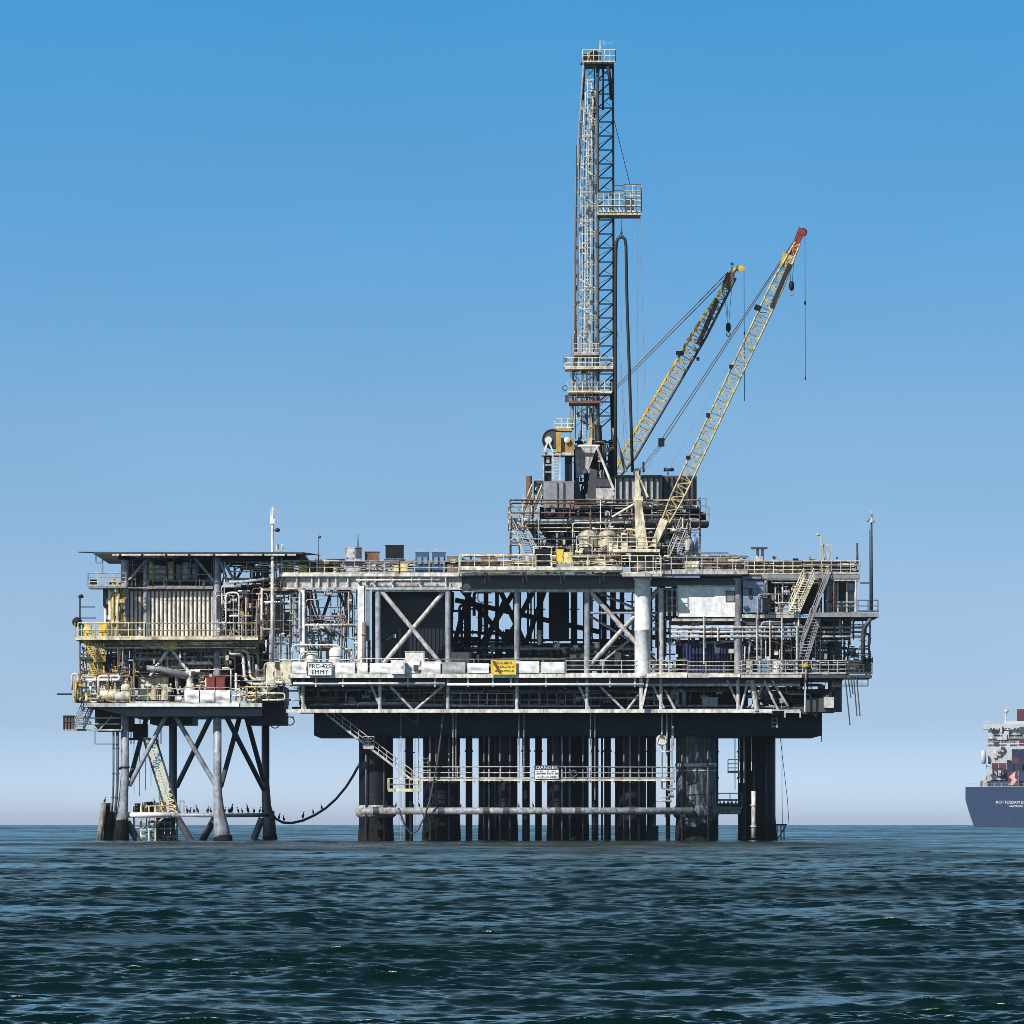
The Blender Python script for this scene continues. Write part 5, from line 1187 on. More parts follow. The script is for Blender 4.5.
# ================================================================== SIGNS AND LOOSE THINGS ON THE MAIN PLATFORM
def signboard(name, px0, py0, px1, py1, d, m, label, border=None):
    a = V(px0,py1,d); b = V(px1,py0,d)
    mb = MB(); mb.box(a.x, b.x, a.y-.03, a.y+.03, a.z, b.z)
    o = solo(name, mb, m, label, 'sign', ((a.x+b.x)/2, a.y, a.z))
    if border:
        f = MB(); w = .07; y0, y1 = a.y-.05, a.y-.032
        f.box(a.x, b.x, y0, y1, a.z, a.z+w); f.box(a.x, b.x, y0, y1, b.z-w, b.z); f.box(a.x, a.x+w, y0, y1, a.z+w, b.z-w); f.box(b.x-w, b.x, y0, y1, a.z+w, b.z-w)
        f.build('border', border, o)
    return o
S1 = signboard('sign_board', 307.2, 662.2, 332.2, 676, -2.05, clean, 'white board reading PRC-425 EMMY on the rail sheeting', txtd)
for body, py, sx in (('PRC-425', 666.2, 1.0), ('EMMY', 672.2, 1.0)):
    p = V(319.7, py, -2.05); text_mesh('lettering', body, .62, (p.x, p.y-.05, p.z), txtd, S1, sx)
S2 = signboard('sign_board', 490.8, 660.2, 516.2, 674.6, -2.05, signye, 'yellow warning board with brown lines on the rail, right of the white sheeting')
def scribble(o, px0, px1, py, h, d, m, seed, name='text_line'):
    rg = random.Random(seed); mb = MB(); x = px0
    while x < px1:
        w = rg.uniform(.45, 1.0); k = rg.choice((0,0,1,2))
        a = V(x,py,d); ww = w*.1; hh = h*.1
        if k == 0: mb.box(a.x,a.x+ww,a.y-.01,a.y,a.z-hh/2,a.z+hh/2)
        elif k == 1: mb.box(a.x,a.x+ww,a.y-.01,a.y,a.z-hh/2,a.z-hh*.15)
        else: mb.box(a.x,a.x+ww*.4,a.y-.01,a.y,a.z-hh/2,a.z+hh/2); mb.box(a.x+ww*.4,a.x+ww,a.y-.01,a.y,a.z+hh*.2,a.z+hh*.5)
        x += w + (.35 if rg.random() > .2 else 1.1)
    mb.build(name, m, o)
scribble(S2, 496, 512, 663.2, 1.7, -2.09, txtb, 1); scribble(S2, 498, 514, 667, 1.7, -2.09, txtb, 2); scribble(S2, 495, 513, 671, 1.9, -2.09, txtb, 3)
mb = MB(); mb.prism([(492,661),(495,661),(502,673.5),(499,673.5)], -2.1, -2.085); mb.build('stripe', txtb, S2)
S3 = signboard('sign_board', 534.4, 765.4, 559.2, 779.4, 2.2, clean, 'white and dark DANGER board hung on the lower walkway rail', txtd)
mb = MB(); a = V(534.4,769.6,2.2); b = V(559.2,765.4,2.2); mb.box(a.x, b.x, a.y-.065, a.y-.051, a.z, b.z); mb.build('header', txtd, S3)
p = V(546.8,767.6,2.2); text_mesh('lettering', 'DANGER', .46, (p.x, p.y-.08, p.z), txtw, S3, 1.15)
scribble(S3, 536.5, 557.5, 771.6, 1.3, 2.16, txtd, 4); scribble(S3, 535.8, 558, 773.7, 1.3, 2.16, txtd, 5); scribble(S3, 537.5, 556.5, 777, 1.4, 2.16, txtd, 6)
mb = MB(); mb.torus(V(574,773.5,2.3), .30, .075, 'y', 18, 8); lr = solo('life_ring', mb, dgrey, 'dark life ring hanging on the lower walkway rail right of the DANGER board', 'life ring', V(574,777,2.3))
# upper deck, left run
cabinet(282.6,562.5,294,573.5,.4,1.2,pyell,'pale yellow box at the left end of the upper deck','equipment_box','box',doors=2)
cabinet(298.5,563.5,307,573.5,.5,1.2,signye,'bright yellow box near the left end of the upper deck','equipment_box','box',doors=1)
for px, m_, h, lb in ((309.5,rust,1.15,'rusty drum right of the bright yellow box on the upper deck'),(313.3,dgrey,1.3,'dark grey drum beside the rusty drum on the upper deck'),(326.5,rust,1.1,'rusty drum in the middle of the three drums left of the grey housing'),(330.8,dark,1.25,'black drum left of the grey housing on the upper deck'),(336,brown,1.2,'brown drum nearest the grey housing on the upper deck')):
    drum(px,574,h,.31,.9,m_,lb,group='drums on the upper deck')
cabinet(316,564,324,573.5,.6,1.1,cream,'cream locker under the thin lamp pole on the upper deck','locker','locker',doors=1)
cabinet(346,559,361,573.6,.6,2,pale,'pale grey locker under the grey winch housing',doors=2)
cabinet(345.4,547.2,355,558.8,.8,1.6,pale,'pale grey winch housing on top of the locker, beside the aerial pole','winch_housing','housing',doors=1)
cabinet(355.6,547.4,361.4,558.8,.9,1.4,dgrey,'dark narrow box beside the pale winch housing',doors=1)
cabinet(365,551.4,379,562,1.6,2,rust,'rust-brown crate raised on a trestle on the upper deck','crate','crate',doors=0)
part('trestle', dgrey, PF, lambda m: (m.bx(364,562,380,563,1.5,3.8), m.bar(V(366,563,1.6), V(366,574,1.6), .12), m.bar(V(378,563,1.6), V(378,574,1.6), .12)))
cabinet(385.5,545,403.5,559,1.6,2.2,dark,'black equipment pod with ribbed top raised above the rail','generator','generator',doors=3)
part('trestle', dgrey, PF, lambda m: (m.bx(384,559,405,560.2,1.5,4), m.bar(V(387,560,1.6), V(387,574,1.6), .14), m.bar(V(402,560,1.6), V(402,574,1.6), .14), m.bar(V(387,573,1.6), V(402,561,1.6), .1)))
cabinet(394,563,408,573.5,.5,1.2,pyell,'low pale yellow box under the black equipment pod',doors=2)
for x0, lb in ((415.5,'dark blue tote tank in a frame, left one of two'),(432,'dark blue tote tank in a frame, right one of two')):
    t = cabinet(x0,552,x0+13.4,573.8,.4,1.3,bluep,lb,'tote_tank','tank','blue tote tanks',doors=2)
    mb = MB(); a = V(x0,552,.4); b = V(x0+13.4,549.5,.4)
    for x in (a.x+.05, b.x-.05): mb.bar((x,a.y+.1,a.z), (x,a.y+.1,b.z), .06)
    mb.bar((a.x+.05,a.y+.1,b.z), (b.x-.05,a.y+.1,b.z), .06); mb.build('lifting_frame', pale, t)
    mb = MB(); mb.bx(x0+2,557,x0+6,564,.2,.36); mb.bx(x0+8,557,x0+12,564,.2,.36); mb.build('tank_label', sblue, t)
cabinet(447,556,458,573.5,.6,1.4,brown,'brown crate right of the blue tote tanks','crate','crate',doors=2)
# middle run
for i, (x0, x1, y0, m_, lb) in enumerate([(466,478,560,dgrey,'dark grey low crate behind the rail, right of the brown crate'),(481,497,557.5,brown,'brown tarpaulined crate behind the cantilever rail'),(500,511,560,cream,'cream low crate left of the drill rig stairs'),(575,590,561,dgrey,'dark grey crate below the pale round tanks'),(594,606,562,cream,'cream crate below the right pale round tank')]):
    cabinet(x0,y0,x1,574,.8,1.6,m_,lb,'crate','crate',doors=[0,2,2,0,2][i])
part('gate_screen', dark, PF, lambda m: m.bx(535,549,550,567,-2.4,-2.3))
cabinet(556,549,563.4,564,-2.6,.8,signye,'bright yellow cabinet on the cantilever walkway under the drill rig','locker','cabinet',doors=1)
cabinet(564,552,573,564,-2.5,.8,pyell,'pale yellow cabinet beside the bright yellow one under the drill rig','locker','cabinet',doors=2)
part('plinth', grey, PF, lambda m: (m.bx(555,564,574,567.4,-2.7,-1.6)))
pipework(PF, [dgrey,brown,grey,cream], 462, 556, 620, 573, .4, 5, 26, 71, .06, .14, 6)
pipework(PF, [brown,dgrey,grey,pyell], 283, 560, 345, 573, 2, 6, 10, 72, .06, .14, 2)
pipework(PF, [brown,dgrey,cream], 364, 563, 458, 573.5, 2.4, 6, 12, 73, .06, .14, 2)
# right run
vtank(689,572,3.3,.42,2.2,pale,'slim pale grey tank standing right of the crane boom foot')
vtank(694.5,572,3.5,.40,2.6,sblue,'slim bluish tank beside the pale one right of the crane boom foot')
cabinet(685,561,699,571,-1.2,1.4,cream,'cream chest at the foot of the slim tanks',doors=2)
for i, (x0, x1, y0, m_, lb) in enumerate([(703,712,563,cream,'bright cream chest on the right walkway of the upper deck'),(714,726,558,brown,'brown tall chest on the right walkway of the upper deck'),(728,738,559,cream,'cream tall chest at the end of the right walkway'),(742,757,560,sblue,'slate blue machine left of the T-shaped vent'),(784,803,560,sblue,'slate blue housing at the head of the right stairs'),(807,815,563,pyell,'small yellow chest near the head of the right stairs')]):
    cabinet(x0,y0,x1,571 if x0 < 740 else 574,.2 if x0 < 740 else 1.5,1.6,m_,lb,'deck_chest','chest',doors=2)
pipework(PF, [brown,dgrey,cream,grey], 664, 556, 748, 571, .3, 5, 16, 74, .05, .12, 4)
pipework(PF, [dgrey,grey,pyell], 742, 562, 858, 574, .3, 8, 22, 75, .05, .13, 8)
part('awning_frame', dgrey, PF, lambda m: [m.bar(V(x,571,3), V(x,553,3), .09) for x in (699,709,720,728)] + [m.bar(V(699,553,3), V(728,553,3), .1), m.bar(V(699,557,3), V(728,557,3), .07)])
TV = thing('vent_stack', 'T-shaped vent with flat cap on the upper deck right of the crane', 'vent', V(759.5,574,.5))
mb = MB(); mb.bx(751.5,547,767.5,548.8,-.2,1.4); mb.build('cap', dgrey, TV)
for px in (757.6, 762.4): part('pipe', pale, TV, lambda m, px=px: m.cyl(V(px,574,.6), V(px,548.8,.6), .15, n=10))
def pole(name, px, y0, y1, d, r, m, label, cat, extra=None, group=None):
    mb = MB(); mb.tube([V(px,y0,d), V(px,(y0+y1)/2,d), V(px,y1,d)], [r, r*.85, r*.6], 8)
    if extra: extra(mb)
    return solo(name, mb, m, label, cat, V(px,y0,d), group)
pole('lamp_pole', 318.6, 574, 537, -.3, .06, dgrey, 'thin lamp pole with drooping head on the left of the upper deck', 'lamp pole', lambda m: m.lathe(V(319.6,537.5,-.3), [(.06,-.1),(.16,0),(.14,.12),(.05,.2)], 8))
pole('aerial', 358, 547, 534, 1.4, .06, dgrey, 'short aerial on the pale winch housing', 'aerial')
pole('lamp_pole', 820.5, 578, 534, -.2, .09, cream, 'cream lamp pole with side lamp at the right end stairs', 'lamp pole', lambda m: (m.bar(V(820.5,534.5,-.2), V(817.8,534.5,-.2), .1), m.lathe(V(818.2,535.4,-.2), [(.05,-.05),(.2,0),(.18,.15),(.05,.2)], 8), m.bar(V(822.6,578,-.2), V(822.6,535,-.2), .08)))
FN = thing('signal_funnel', 'yellow-footed inverted frame funnel beside the cream lamp pole', 'funnel', V(826.5,577,0))
mb = MB()
for x0, x1 in ((825,823.5),(826,826),(827,829),(828,832)):
    for dd in (0, .9): mb.bar(V(x0,566,.4), V(x1,545,dd), .09)
mb.bar(V(823,545,0), V(832.5,545,0), .1); mb.bar(V(823,545,.9), V(832.5,545,.9), .1); mb.build('frame', cream, FN)
mb = MB(); mb.bx(823.5,563,829.5,577,-.1,.8); mb.build('box', pyell, FN)
pole('vent_stack', 857.2, 577, 543, 1.0, .16, dgrey, 'plain dark vent pipe above the control cabin', 'vent')
RM = thing('antenna_mast', 'tall dark mast with loudhailer standing off the right edge of the platform', 'mast', V(871.5,612,-1.8))
mb = MB(); mb.tube([V(871.5,612,-1.8), V(871.5,560,-1.8), V(871.5,526,-1.8), V(872,514,-1.8)], [.16,.13,.1,.05], 8); mb.bar(V(860,583,-1.8), V(871.5,583,-1.8), .14); mb.bar(V(869.5,610,-1.8), V(869.5,530,-1.8), .05); mb.build('pole', dgrey, RM)
mb = MB(); mb.lathe(V(871.8,522.5,-1.8), [(.38,0),(.3,.1),(.12,.35),(.1,.5)], 12); mb.cyl(V(871.8,522,-1.8), V(868,519.5,-1.8), .12, .3, 10); mb.bar(V(870,513,-1.8), V(873,509,-1.8), .05); mb.build('loudhailer', pale, RM)
# machinery bay things
t = vtank(336,673,2.55,.68,-.6,clean,'bright white vertical tank behind the PRC-425 board')
vtank(311,673,2.0,.7,-.2,white,'shorter white tank among pipes left of the bright white tank')
cabinet(405,651.5,424.5,674,-.9,1.2,white,'white crate under the cross brace in front of the dark enclosure','crate','crate',doors=1)
cabinet(391,660,404.5,675,-2.6,.6,clean,'white box hung on the outside of the rail sheeting','equipment_box','box',doors=1)
part('box_hanger', grey, PF, lambda m: m.bx(393,660.5,402,662,-2.2,-1.6))
part('sea_chest', dgrey, PF, lambda m: m.bx(413.5,665,418,670.5,-1.95,-1.82))
cabinet(451,652,472,674,3,1.6,dgrey,'dark grey chest just right of the dark enclosure',doors=3)
for i, (px, d, h, m_, lb) in enumerate([(484,7,2.8,dgrey,'wellhead with rounded top at the left of the open bay'),(499,9,2.4,dark,'black squat wellhead beside the left rounded one'),(525,9,2.2,dark,'black wellhead behind the tall bay post'),(556,8,3.2,dark,'tallest black wellhead in the middle of the open bay'),(573,9,2.6,dark,'black wellhead right of the tallest one'),(600,8,3.4,dark,'tall black wellhead behind the left cross-brace post'),(622,8,3.0,dgrey,'dark grey wellhead behind the crossing braces'),(637,9,2.6,dark,'black wellhead next to the white crane pedestal')]):
    wellhead(px,673.5,d,h,m_,lb,'wellheads in the open bay')
for i, (x0, x1, lb) in enumerate([(682,698,'dark blue tarpaulined bale, leftmost of three behind the right rail'),(699,714,'dark blue tarpaulined bale in the middle of three behind the right rail'),(715,729,'dark blue tarpaulined bale, rightmost of three behind the right rail')]):
    c_ = cabinet(x0,643,x1,673.5,2.4,2.4,dblue,lb,'covered_bale','bale','blue covered bales',doors=0)
    mb = MB()
    for k in range(5): x = x0+1.5+k*(x1-x0-2.5)/4; mb.cyl(V(x,672,2.36), V(x,644.5,2.36), .16, n=8)
    mb.build('folds', dblue, c_)
cabinet(702,697,718,707.8,2.5,2,grey,'grey chest on the mezzanine under the right bay',doors=2)
cabinet(757,661,769,674,-.5,.9,sblue,'pale blue pump cabinet on the right cantilever deck',doors=1)
cabinet(771,660,781,674,-.4,.9,white,'white cabinet beside the pale blue pump cabinet',doors=1)
cabinet(746,660,752.5,674.4,-.4,.7,pale,'narrow pale cabinet beside the right bay post',doors=1)
cabinet(812,661,818,674,-.2,.8,pale,'pale box left of the dark column at the right end',doors=1)
hvessel(788,806,673,.8,3.5,dark,'dark horizontal vessel behind the right stairs')
vtank(741.5-32,673,2.2,.5,7,dgrey,'dark grey tank behind the blue covered bales')
pump(760,706,2,.9,dgrey,'dark pump hanging under the right cantilever deck')
pump(652,673.5,3,.8,pale,'pale pump right of the white crane pedestal')
pump(670,673.5,2,.75,white,'white pump behind the cream rail right of the crane pedestal')
part('lamp_post', pale, PF, lambda m: m.bar(V(806,668,-1), V(804.5,711,-1), .14))
part('lamp_cap', ochre, PF, lambda m: m.lathe(V(805.8,666.5,-1), [(.1,-.2),(.45,0),(.3,.2),(.12,.4)], 10))
# low dark machinery rows seen through the upper rails
for i, (x0, x1, y0, d, m_, lb) in enumerate([(462,500,562,4,dgrey,'long dark machinery cover behind the cantilever rail, left of the stairs'),(503,534,560,5,dark,'black machinery cover at the foot of the left rig stairs'),(574,618,563,5,dark,'black machinery cover below the pale round tanks'),(664,700,561,4.5,dark,'black machinery cover at the foot of the right rig stairs'),(702,742,562,4.5,brown,'brown machinery cover behind the right walkway chests'),(806,852,564,4,dgrey,'dark machinery cover above the control cabin')]):
    cabinet(x0,y0,x1,574.2 if x0 < 800 else 574.4,d,3,m_,lb,'machinery_cover','machine cover',doors=4)
fittings(PF, [pale,cream,dgrey,dark,brown], 462, 556, 640, 572, -2, 3, 22, 381)
fittings(PF, [pale,cream,dgrey,dark,brown], 664, 556, 855, 572, -.2, 3, 22, 382)
fittings(PF, [pale,cream,dgrey,dark,brown], 284, 560, 458, 573, -.2, 3, 16, 383)
# cabins
def cabin(name, px0, py0, px1, py1, d, depth, m, label, roofm, windows=(), doors=(), wm=glassm):
    a = V(px0,py1,d); b = V(px1,py0,d); t = thing(name, label, 'cabin', ((a.x+b.x)/2, a.y+depth/2, a.z))
    mb = MB(); mb.box(a.x, b.x, a.y, a.y+depth, a.z, b.z); mb.build('wall', m, t)
    mb = MB(); mb.box(a.x-.1, b.x+.1, a.y-.12, a.y+depth+.1, b.z, b.z+.14); mb.build('roof', roofm, t)
    mb = MB()
    for k in range(1, 7): x = a.x + (b.x-a.x)*k/7; mb.box(x-.015, x+.015, a.y-.012, a.y-.003, a.z+.02, b.z-.02)
    mb.box(a.x, b.x, a.y-.03, a.y-.003, a.z, a.z+.12); mb.build('seams', m, t)
    for (x0,y0,x1,y1) in windows:
        f = MB(); A = V(x0,y1,d); B = V(x1,y0,d); w = .09
        f.box(A.x-w, B.x+w, a.y-.06, a.y-.013, A.z-w, A.z); f.box(A.x-w, B.x+w, a.y-.06, a.y-.013, B.z, B.z+w); f.box(A.x-w, A.x, a.y-.06, a.y-.013, A.z, B.z); f.box(B.x, B.x+w, a.y-.06, a.y-.013, A.z, B.z)
        fo = f.build('window', dgrey, t)
        g = MB(); g.box(A.x, B.x, a.y-.03, a.y-.014, A.z, B.z); g.build('pane', wm, fo)
    return t
W1 = cabin('site_cabin', 678,586.5,735,617,-.2,10,clean,'long white cabin with one dark window under the upper deck', pale, [(726.5,591.5,734,601)], wm=grey)
W2 = cabin('site_cabin', 743,580,763,612.5,-.2,6,sblue,'slate blue cabin with narrow rounded window right of the white cabin', dgrey)
mb = MB()
pts = [(750.6+1.9*math.cos(a), (590 if math.sin(a) > 0 else 597.5) - 1.9*math.sin(a)) for a in [i*math.pi/8 for i in range(16)]]
mb.prism(pts, -.27, -.215); mb.build('window', txtd, W2)
mb = MB(); mb.bx(743.5,606,748,609,-.5,-.205); mb.bx(745,612.5,747,615,-.2,3); mb.bx(757,612.5,759,615,-.2,3); mb.build('vent_box', dgrey, W2)
part('vent_duct', pale, PF, lambda m: (m.cyl(V(766,598,-.1), V(766,581,-.1), .2, n=10), m.cyl(V(766,581,-.1), V(764,580.5,-.1), .2, n=10)))
cabinet(762.6,598,771,613.5,-.9,1.0,dark,'black machine box on the ledge right of the slate blue cabin',doors=1)
W3 = thing('control_cabin', 'control cabin with tall dark windows at the far right end', 'cabin', V(840,612,2))
mb = MB(); mb.bx(826,581,857,612.4,.9,7); mb.build('wall', grey, W3)
mb = MB(); mb.bx(824,578.8,859,581,-.4,8); mb.build('roof', pale, W3)
for x0, x1, mm in ((829,837,glassm),(838.5,846,dark),(847.5,854,glassm)):
    mb = MB(); mb.bx(x0,591 if mm is glassm else 583,x1,601,.80,.89); w_ = mb.build('window', mm, W3)
    mb = MB(); mb.bx(x0,602.5,x1,611,.80,.89); mb.build('lower_pane', glassm, w_)
    if mm is glassm:
        mb = MB(); mb.bx(x0,583,x1,590.4,.78,.89); mb.build('blind', sblue, w_)
for x in (828,837.8,846.8,855): part('mullion', pale, W3, lambda m, x=x: m.bx(x-.7,582,x+.7,612.3,.6,.88))
part('person_rail', pale, W3, lambda m: (m.bar(V(828,602,.5), V(856,602,.5), .09), m.bar(V(828,606,.5), V(856,606,.5), .06)))
# ropes hanging at the right legs and from the deck
def rope(label, pts, d, r=.03, m=dgrey, name='rope', d2=None):
    mb = MB(); mb.tube([V(x,y,d) for x,y in pts], r, 5); return solo(name, mb, m, label, 'rope', V(*pts[-1], d))
rope('straight rope hanging beside the right caisson', [(782,736),(782,790),(782.4,826)], 23)
rope('slack rope right of the straight rope near the right caisson', [(780,736),(784,770),(787.5,800),(789,825)], 22)
HS = MB(); HS.tube([V(x,y,2.0) for x,y in [(445,684),(445,700),(443,716),(441,735),(437,765),(433,785),(430,800),(424,818),(417,831),(411,834),(405,826),(400,812),(399,808)]], .10, 8)
solo('loading_hose', HS, dgrey, 'long grey hose looping down from the deck edge to the ring pipe', 'hose', V(411,834,2))
# birds ---------------------------------------------------------------
BP = None
def bird(px, py, d, label, group, s=1.0, rz=0.):
    global BP
    c = V(px, py, d)
    if BP is None:
        mb = MB()
        mb.tube([(0,.16,.02),(0,.10,.12),(0,.05,.25),(0,0,.40),(0,-.02,.52),(0,-.01,.62),(0,-.04,.70),(0,-.09,.73),(0,-.15,.73),(0,-.22,.72)], [.03,.07,.12,.115,.06,.04,.042,.05,.022,.008], 10)
        mb.tube([(-.11,.02,.42),(-.12,.09,.28),(-.07,.16,.1)], [.03,.06,.015], 6); mb.tube([(.11,.02,.42),(.12,.09,.28),(.07,.16,.1)], [.03,.06,.015], 6)
        mb.tube([(-.05,0,.2),(-.05,-.02,0),(-.05,-.1,.0)], .018, 5); mb.tube([(.05,0,.2),(.05,-.02,0),(.05,-.1,.0)], .018, 5)
        BP = mb.build('cormorant', feath); o = BP
    else:
        o = BP.copy(); C.objects.link(o)
    o.location = c; o.rotation_euler = (0,0,rz); o.scale = (s,s,s); tag(o, label, 'bird', group)
rg = random.Random(9)
for x in (187,190.5,194,197,208,210.5): bird(x, 813, 1.2, 'dark cormorant on the horizontal beam between the rear leg and the bright front leg', 'cormorants on the beam left of the bright front leg', rg.uniform(.75,1.05), rg.uniform(-2,2))
for x, s in ((225,.8),(229,.85),(232,1.25),(238,.8),(242,.7),(247.5,1.15),(254,.8),(260,.8),(263,.75)): bird(x, 813.2, 10.5, 'dark cormorant on the horizontal beam right of the bright front leg', 'cormorants on the beam right of the bright front leg', s, rg.uniform(-2,2))
bird(105, 803, .2, 'dark cormorant alone on top of the fender piles', 'cormorants alone', .8, 1.2)
bird(154.3, 805, 4, 'dark cormorant standing among the drums of the boat landing', 'cormorants alone', .85, -1.2)
for x, y, s in ((279.4,819.6,.8),(283.6,821.6,.8),(303.4,819,.95),(313,814.9,.75),(321.5,810,.7)): bird(x, y-.4, 12, 'dark cormorant perched on the slack black hose', 'cormorants on the slack hose', s, rg.uniform(-2,2))
for x, s in ((386,.7),(396,.75),(413,.7),(419,.8),(460,.8),(533,.7),(518.5,.6)): bird(x, 807.6, 3.0, 'dark cormorant perched on the long ring pipe among the caissons', 'cormorants on the ring pipe', s, rg.uniform(-2,2))
# ================================================================== SHIP
SD = 1700.0
SH = thing('container_ship', 'hazy blue container ship seen from the stern on the horizon', 'ship', V(1016,827,SD))
mb = MB()
prof = [(965.5,788),(965.5,800),(969,812),(974.5,828),(1057.5,828),(1063,812),(1066.5,800),(1066.5,788)]
mb.prism(prof, SD, SD+240)
A = [V(x,y,SD) for x,y in prof]; n = len(A)
P1 = [(p.x, D0+SD+240.2, p.z) for p in A]; cxs = V(1016,0,SD).x; P2 = [(cxs+(p.x-cxs)*.06, D0+SD+300, p.z+2) for p in A]
mb.add(P1+P2, [(i, n+i, n+(i+1)%n, (i+1)%n) for i in range(n)] + [tuple(range(n))[::-1], tuple(range(n,2*n))])
mb.build('hull', shull, SH)
p = V(1016, 802.4, SD); text_mesh('name_lettering', 'ROTTERDAM EXPRESS', 1.25, (p.x, p.y-.06, p.z), txtw, SH, 1.0, .03)
p = V(1016, 806.3, SD); text_mesh('port_lettering', 'HAMBURG', .95, (p.x, p.y-.06, p.z), txtw, SH, 1.0, .03)
mb = MB(); mb.bx(965.5,787,1066.5,788,SD-.1,SD+.4); mb.build('rub_rail', shull, SH)
mb = MB(); rail_into(mb, V(966,787,SD+.2), V(1066,787,SD+.2), 1.2, 2.2, .06); mb.build('stern_rail', shipw, SH)
mb = MB(); mb.bx(980,781,1052,787,SD+3,SD+26); mb.bx(989,771.4,1043,781,SD+6,SD+26); mb.build('stern_house', shull, SH)
mb = MB(); mb.bx(986,772,1005,780,SD+4,SD+5.8); mb.bx(982,779,987,787,SD+2,SD+2.8); mb.build('mooring_deck', pale, SH)
sup = []
mb = MB(); mb.bx(988,747,1044,763.5,SD+22,SD+38); mb.bx(988,726.5,1044,747,SD+24,SD+38); S_ = mb.build('superstructure', shipw, SH)
mb = MB(); mb.bx(983,724,1049,729.4,SD+23,SD+38); mb.build('bridge_wing', shipw, SH)
for y in (728,734.5,740,744.6):
    mb = MB()
    for x in range(990, 1042, 3):
        if (x*7+int(y)) % 5: mb.bx(x,y,x+1.7,y+1.9,SD+22.9,SD+23.2) if y < 729 else mb.bx(x,y,x+1.7,y+2.2,SD+23.7,SD+23.95)
    mb.bx(990,y+.7,1041,y+1.1,SD+23.21 if y < 729 else SD+23.96,SD+23.3 if y < 729 else SD+24.05); mb.build('window_row', dgrey, S_)
for y in (734,739.6,744.2):
    mb = MB(); rail_into(mb, V(985,y+4,SD+22.6), V(1047,y+4,SD+22.6), 1.1, 2.4, .07); mb.bx(985,y+3.8,1047,y+4.4,SD+22.4,SD+24); mb.bx(989,y+1,1043,y+3.6,SD+23.5,SD+23.9) if y > 735 else None; mb.build('deck_gallery', shipw, S_)
mb = MB(); mb.bx(1003,721,1029,724,SD+26,SD+34); mb.cyl(V(1005,724,SD+27), V(1005,711,SD+27), .5, .2, 8); mb.bx(1003,717,1007.5,718.2,SD+26.7,SD+27.3); mb.lathe(V(1005.4,713,SD+27), [(.2,0),(.7,.3),(.7,.9),(.2,1.2)], 12); mb.bx(983,721,990,721.6,SD+24,SD+24.4); mb.build('radar_mast', shipw, SH)
mb = MB(); mb.lathe(V(1038,726,SD+31), [(2.4,0),(2.4,4.2),(2.0,4.4)], 16); mb.build('funnel', dgrey, SH)
for x in (984,1046): part('lifeboat', shipw, SH, lambda m, x=x: m.lathe(V(x,757,SD+20), [(.3,-2.2),(.8,-1.8),(.9,0),(.8,1.8),(.3,2.2)], 12))
mb = MB(); ladder_into(mb, V(985.5,781,SD+5), V(985.5,763,SD+5), 1.6, .1, .7); mb.bx(984,764,987,765,SD+4,SD+8); mb.build('side_ladder', pale, SH)
FG = thing('ensign', 'faded red and pale flag drooping over the ship stern', 'flag', V(1008.5,787,SD+1))
mb = MB(); mb.cyl(V(1018,787,SD+1), V(1018,770,SD+1), .12, n=6); mb.build('flagstaff', pale, FG)
def cloth(poly, d, m, name):
    mb = MB(); mb.prism(poly, d, d+.06); return mb.build(name, m, FG)
cloth([(1007,772),(1017.6,770.5),(1017.6,787.5),(1008,786.5)], SD+1, maroon, 'field')
cloth([(1013,773),(1015.5,771.5),(1014.5,778),(1017,779.5),(1014,784),(1011,787),(1009,784.5),(1012,780),(1008.5,777)], SD+.9, mat('faded_pink_cloth', (.75,.45,.45), .8, dirt=.4, dcol=(.3,.08,.08)), 'pale_pattern')
cols = [('maroon',maroon),('dark blue',mat('blue_container', (.012,.022,.07), .5, dirt=.2)),('plum',mat('plum_container', (.12,.035,.06), .5, dirt=.2)),('brown',rust)]
def container(px, py, d, ci, label, L=12.2):
    a = V(px,py,d); t = thing('container', label, 'container', (a.x+1.22,a.y,a.z), 'containers stacked on the ship')
    mb = MB(); mb.box(a.x+.02, a.x+2.42, a.y, a.y+L, a.z+.02, a.z+2.57)
    for k in range(4): mb.box(a.x+.35+k*.55, a.x+.45+k*.55, a.y-.06, a.y-.004, a.z+.1, a.z+2.5)
    mb.build('body', cols[ci][1], t); ship_things.append(t)
for ch in SH.children:
    if ch.name.split('.')[0] in ('superstructure','bridge_wing','radar_mast','funnel','lifeboat'): ch.location.x -= 1.4
fittings(SH, [dgrey,navy,shipw,maroon], 986, 729, 1044, 747, SD+22.6, SD+23.6, 26, 401, .6, 2.2, 'deck_fitting')
fittings(SH, [dgrey,navy,shipw,pale], 986, 770, 1008, 786, SD+2.5, SD+5.8, 14, 402, .5, 1.8, 'deck_fitting')
fittings(SH, [dgrey,navy,pale], 988, 748, 1012, 763, SD+20.8, SD+21.9, 8, 403, .5, 1.6, 'deck_fitting')
ship_things = [SH, FG]
k = 0
for (x0, y0, nx, nz, d, pat) in [(989,771.4,4,1,SD+8,[0,2,1,1]),(1010,790.5,8,5,SD+9.5,[1,1,2,1,0,1,1]),(1008.6,750,8,5,SD+42,[0])]:
    for j in range(nz):
        for i in range(nx):
            ci = pat[(i+j*3) % len(pat)]
            if d == SD+9.5 and j == 4 and i > 4: continue
            where = {SD+8: 'in the single row above the mooring deck', SD+9.5: 'in the tall block right of the flag', SD+42: 'in the high stack behind the bridge'}[d]
            S = (D0+d)/F
            container(x0 + i*2.5/S, y0 - j*2.6/S, d, ci, '%s container %s of the ship' % (cols[ci][0], where) if 1 else '', )
            k += 1
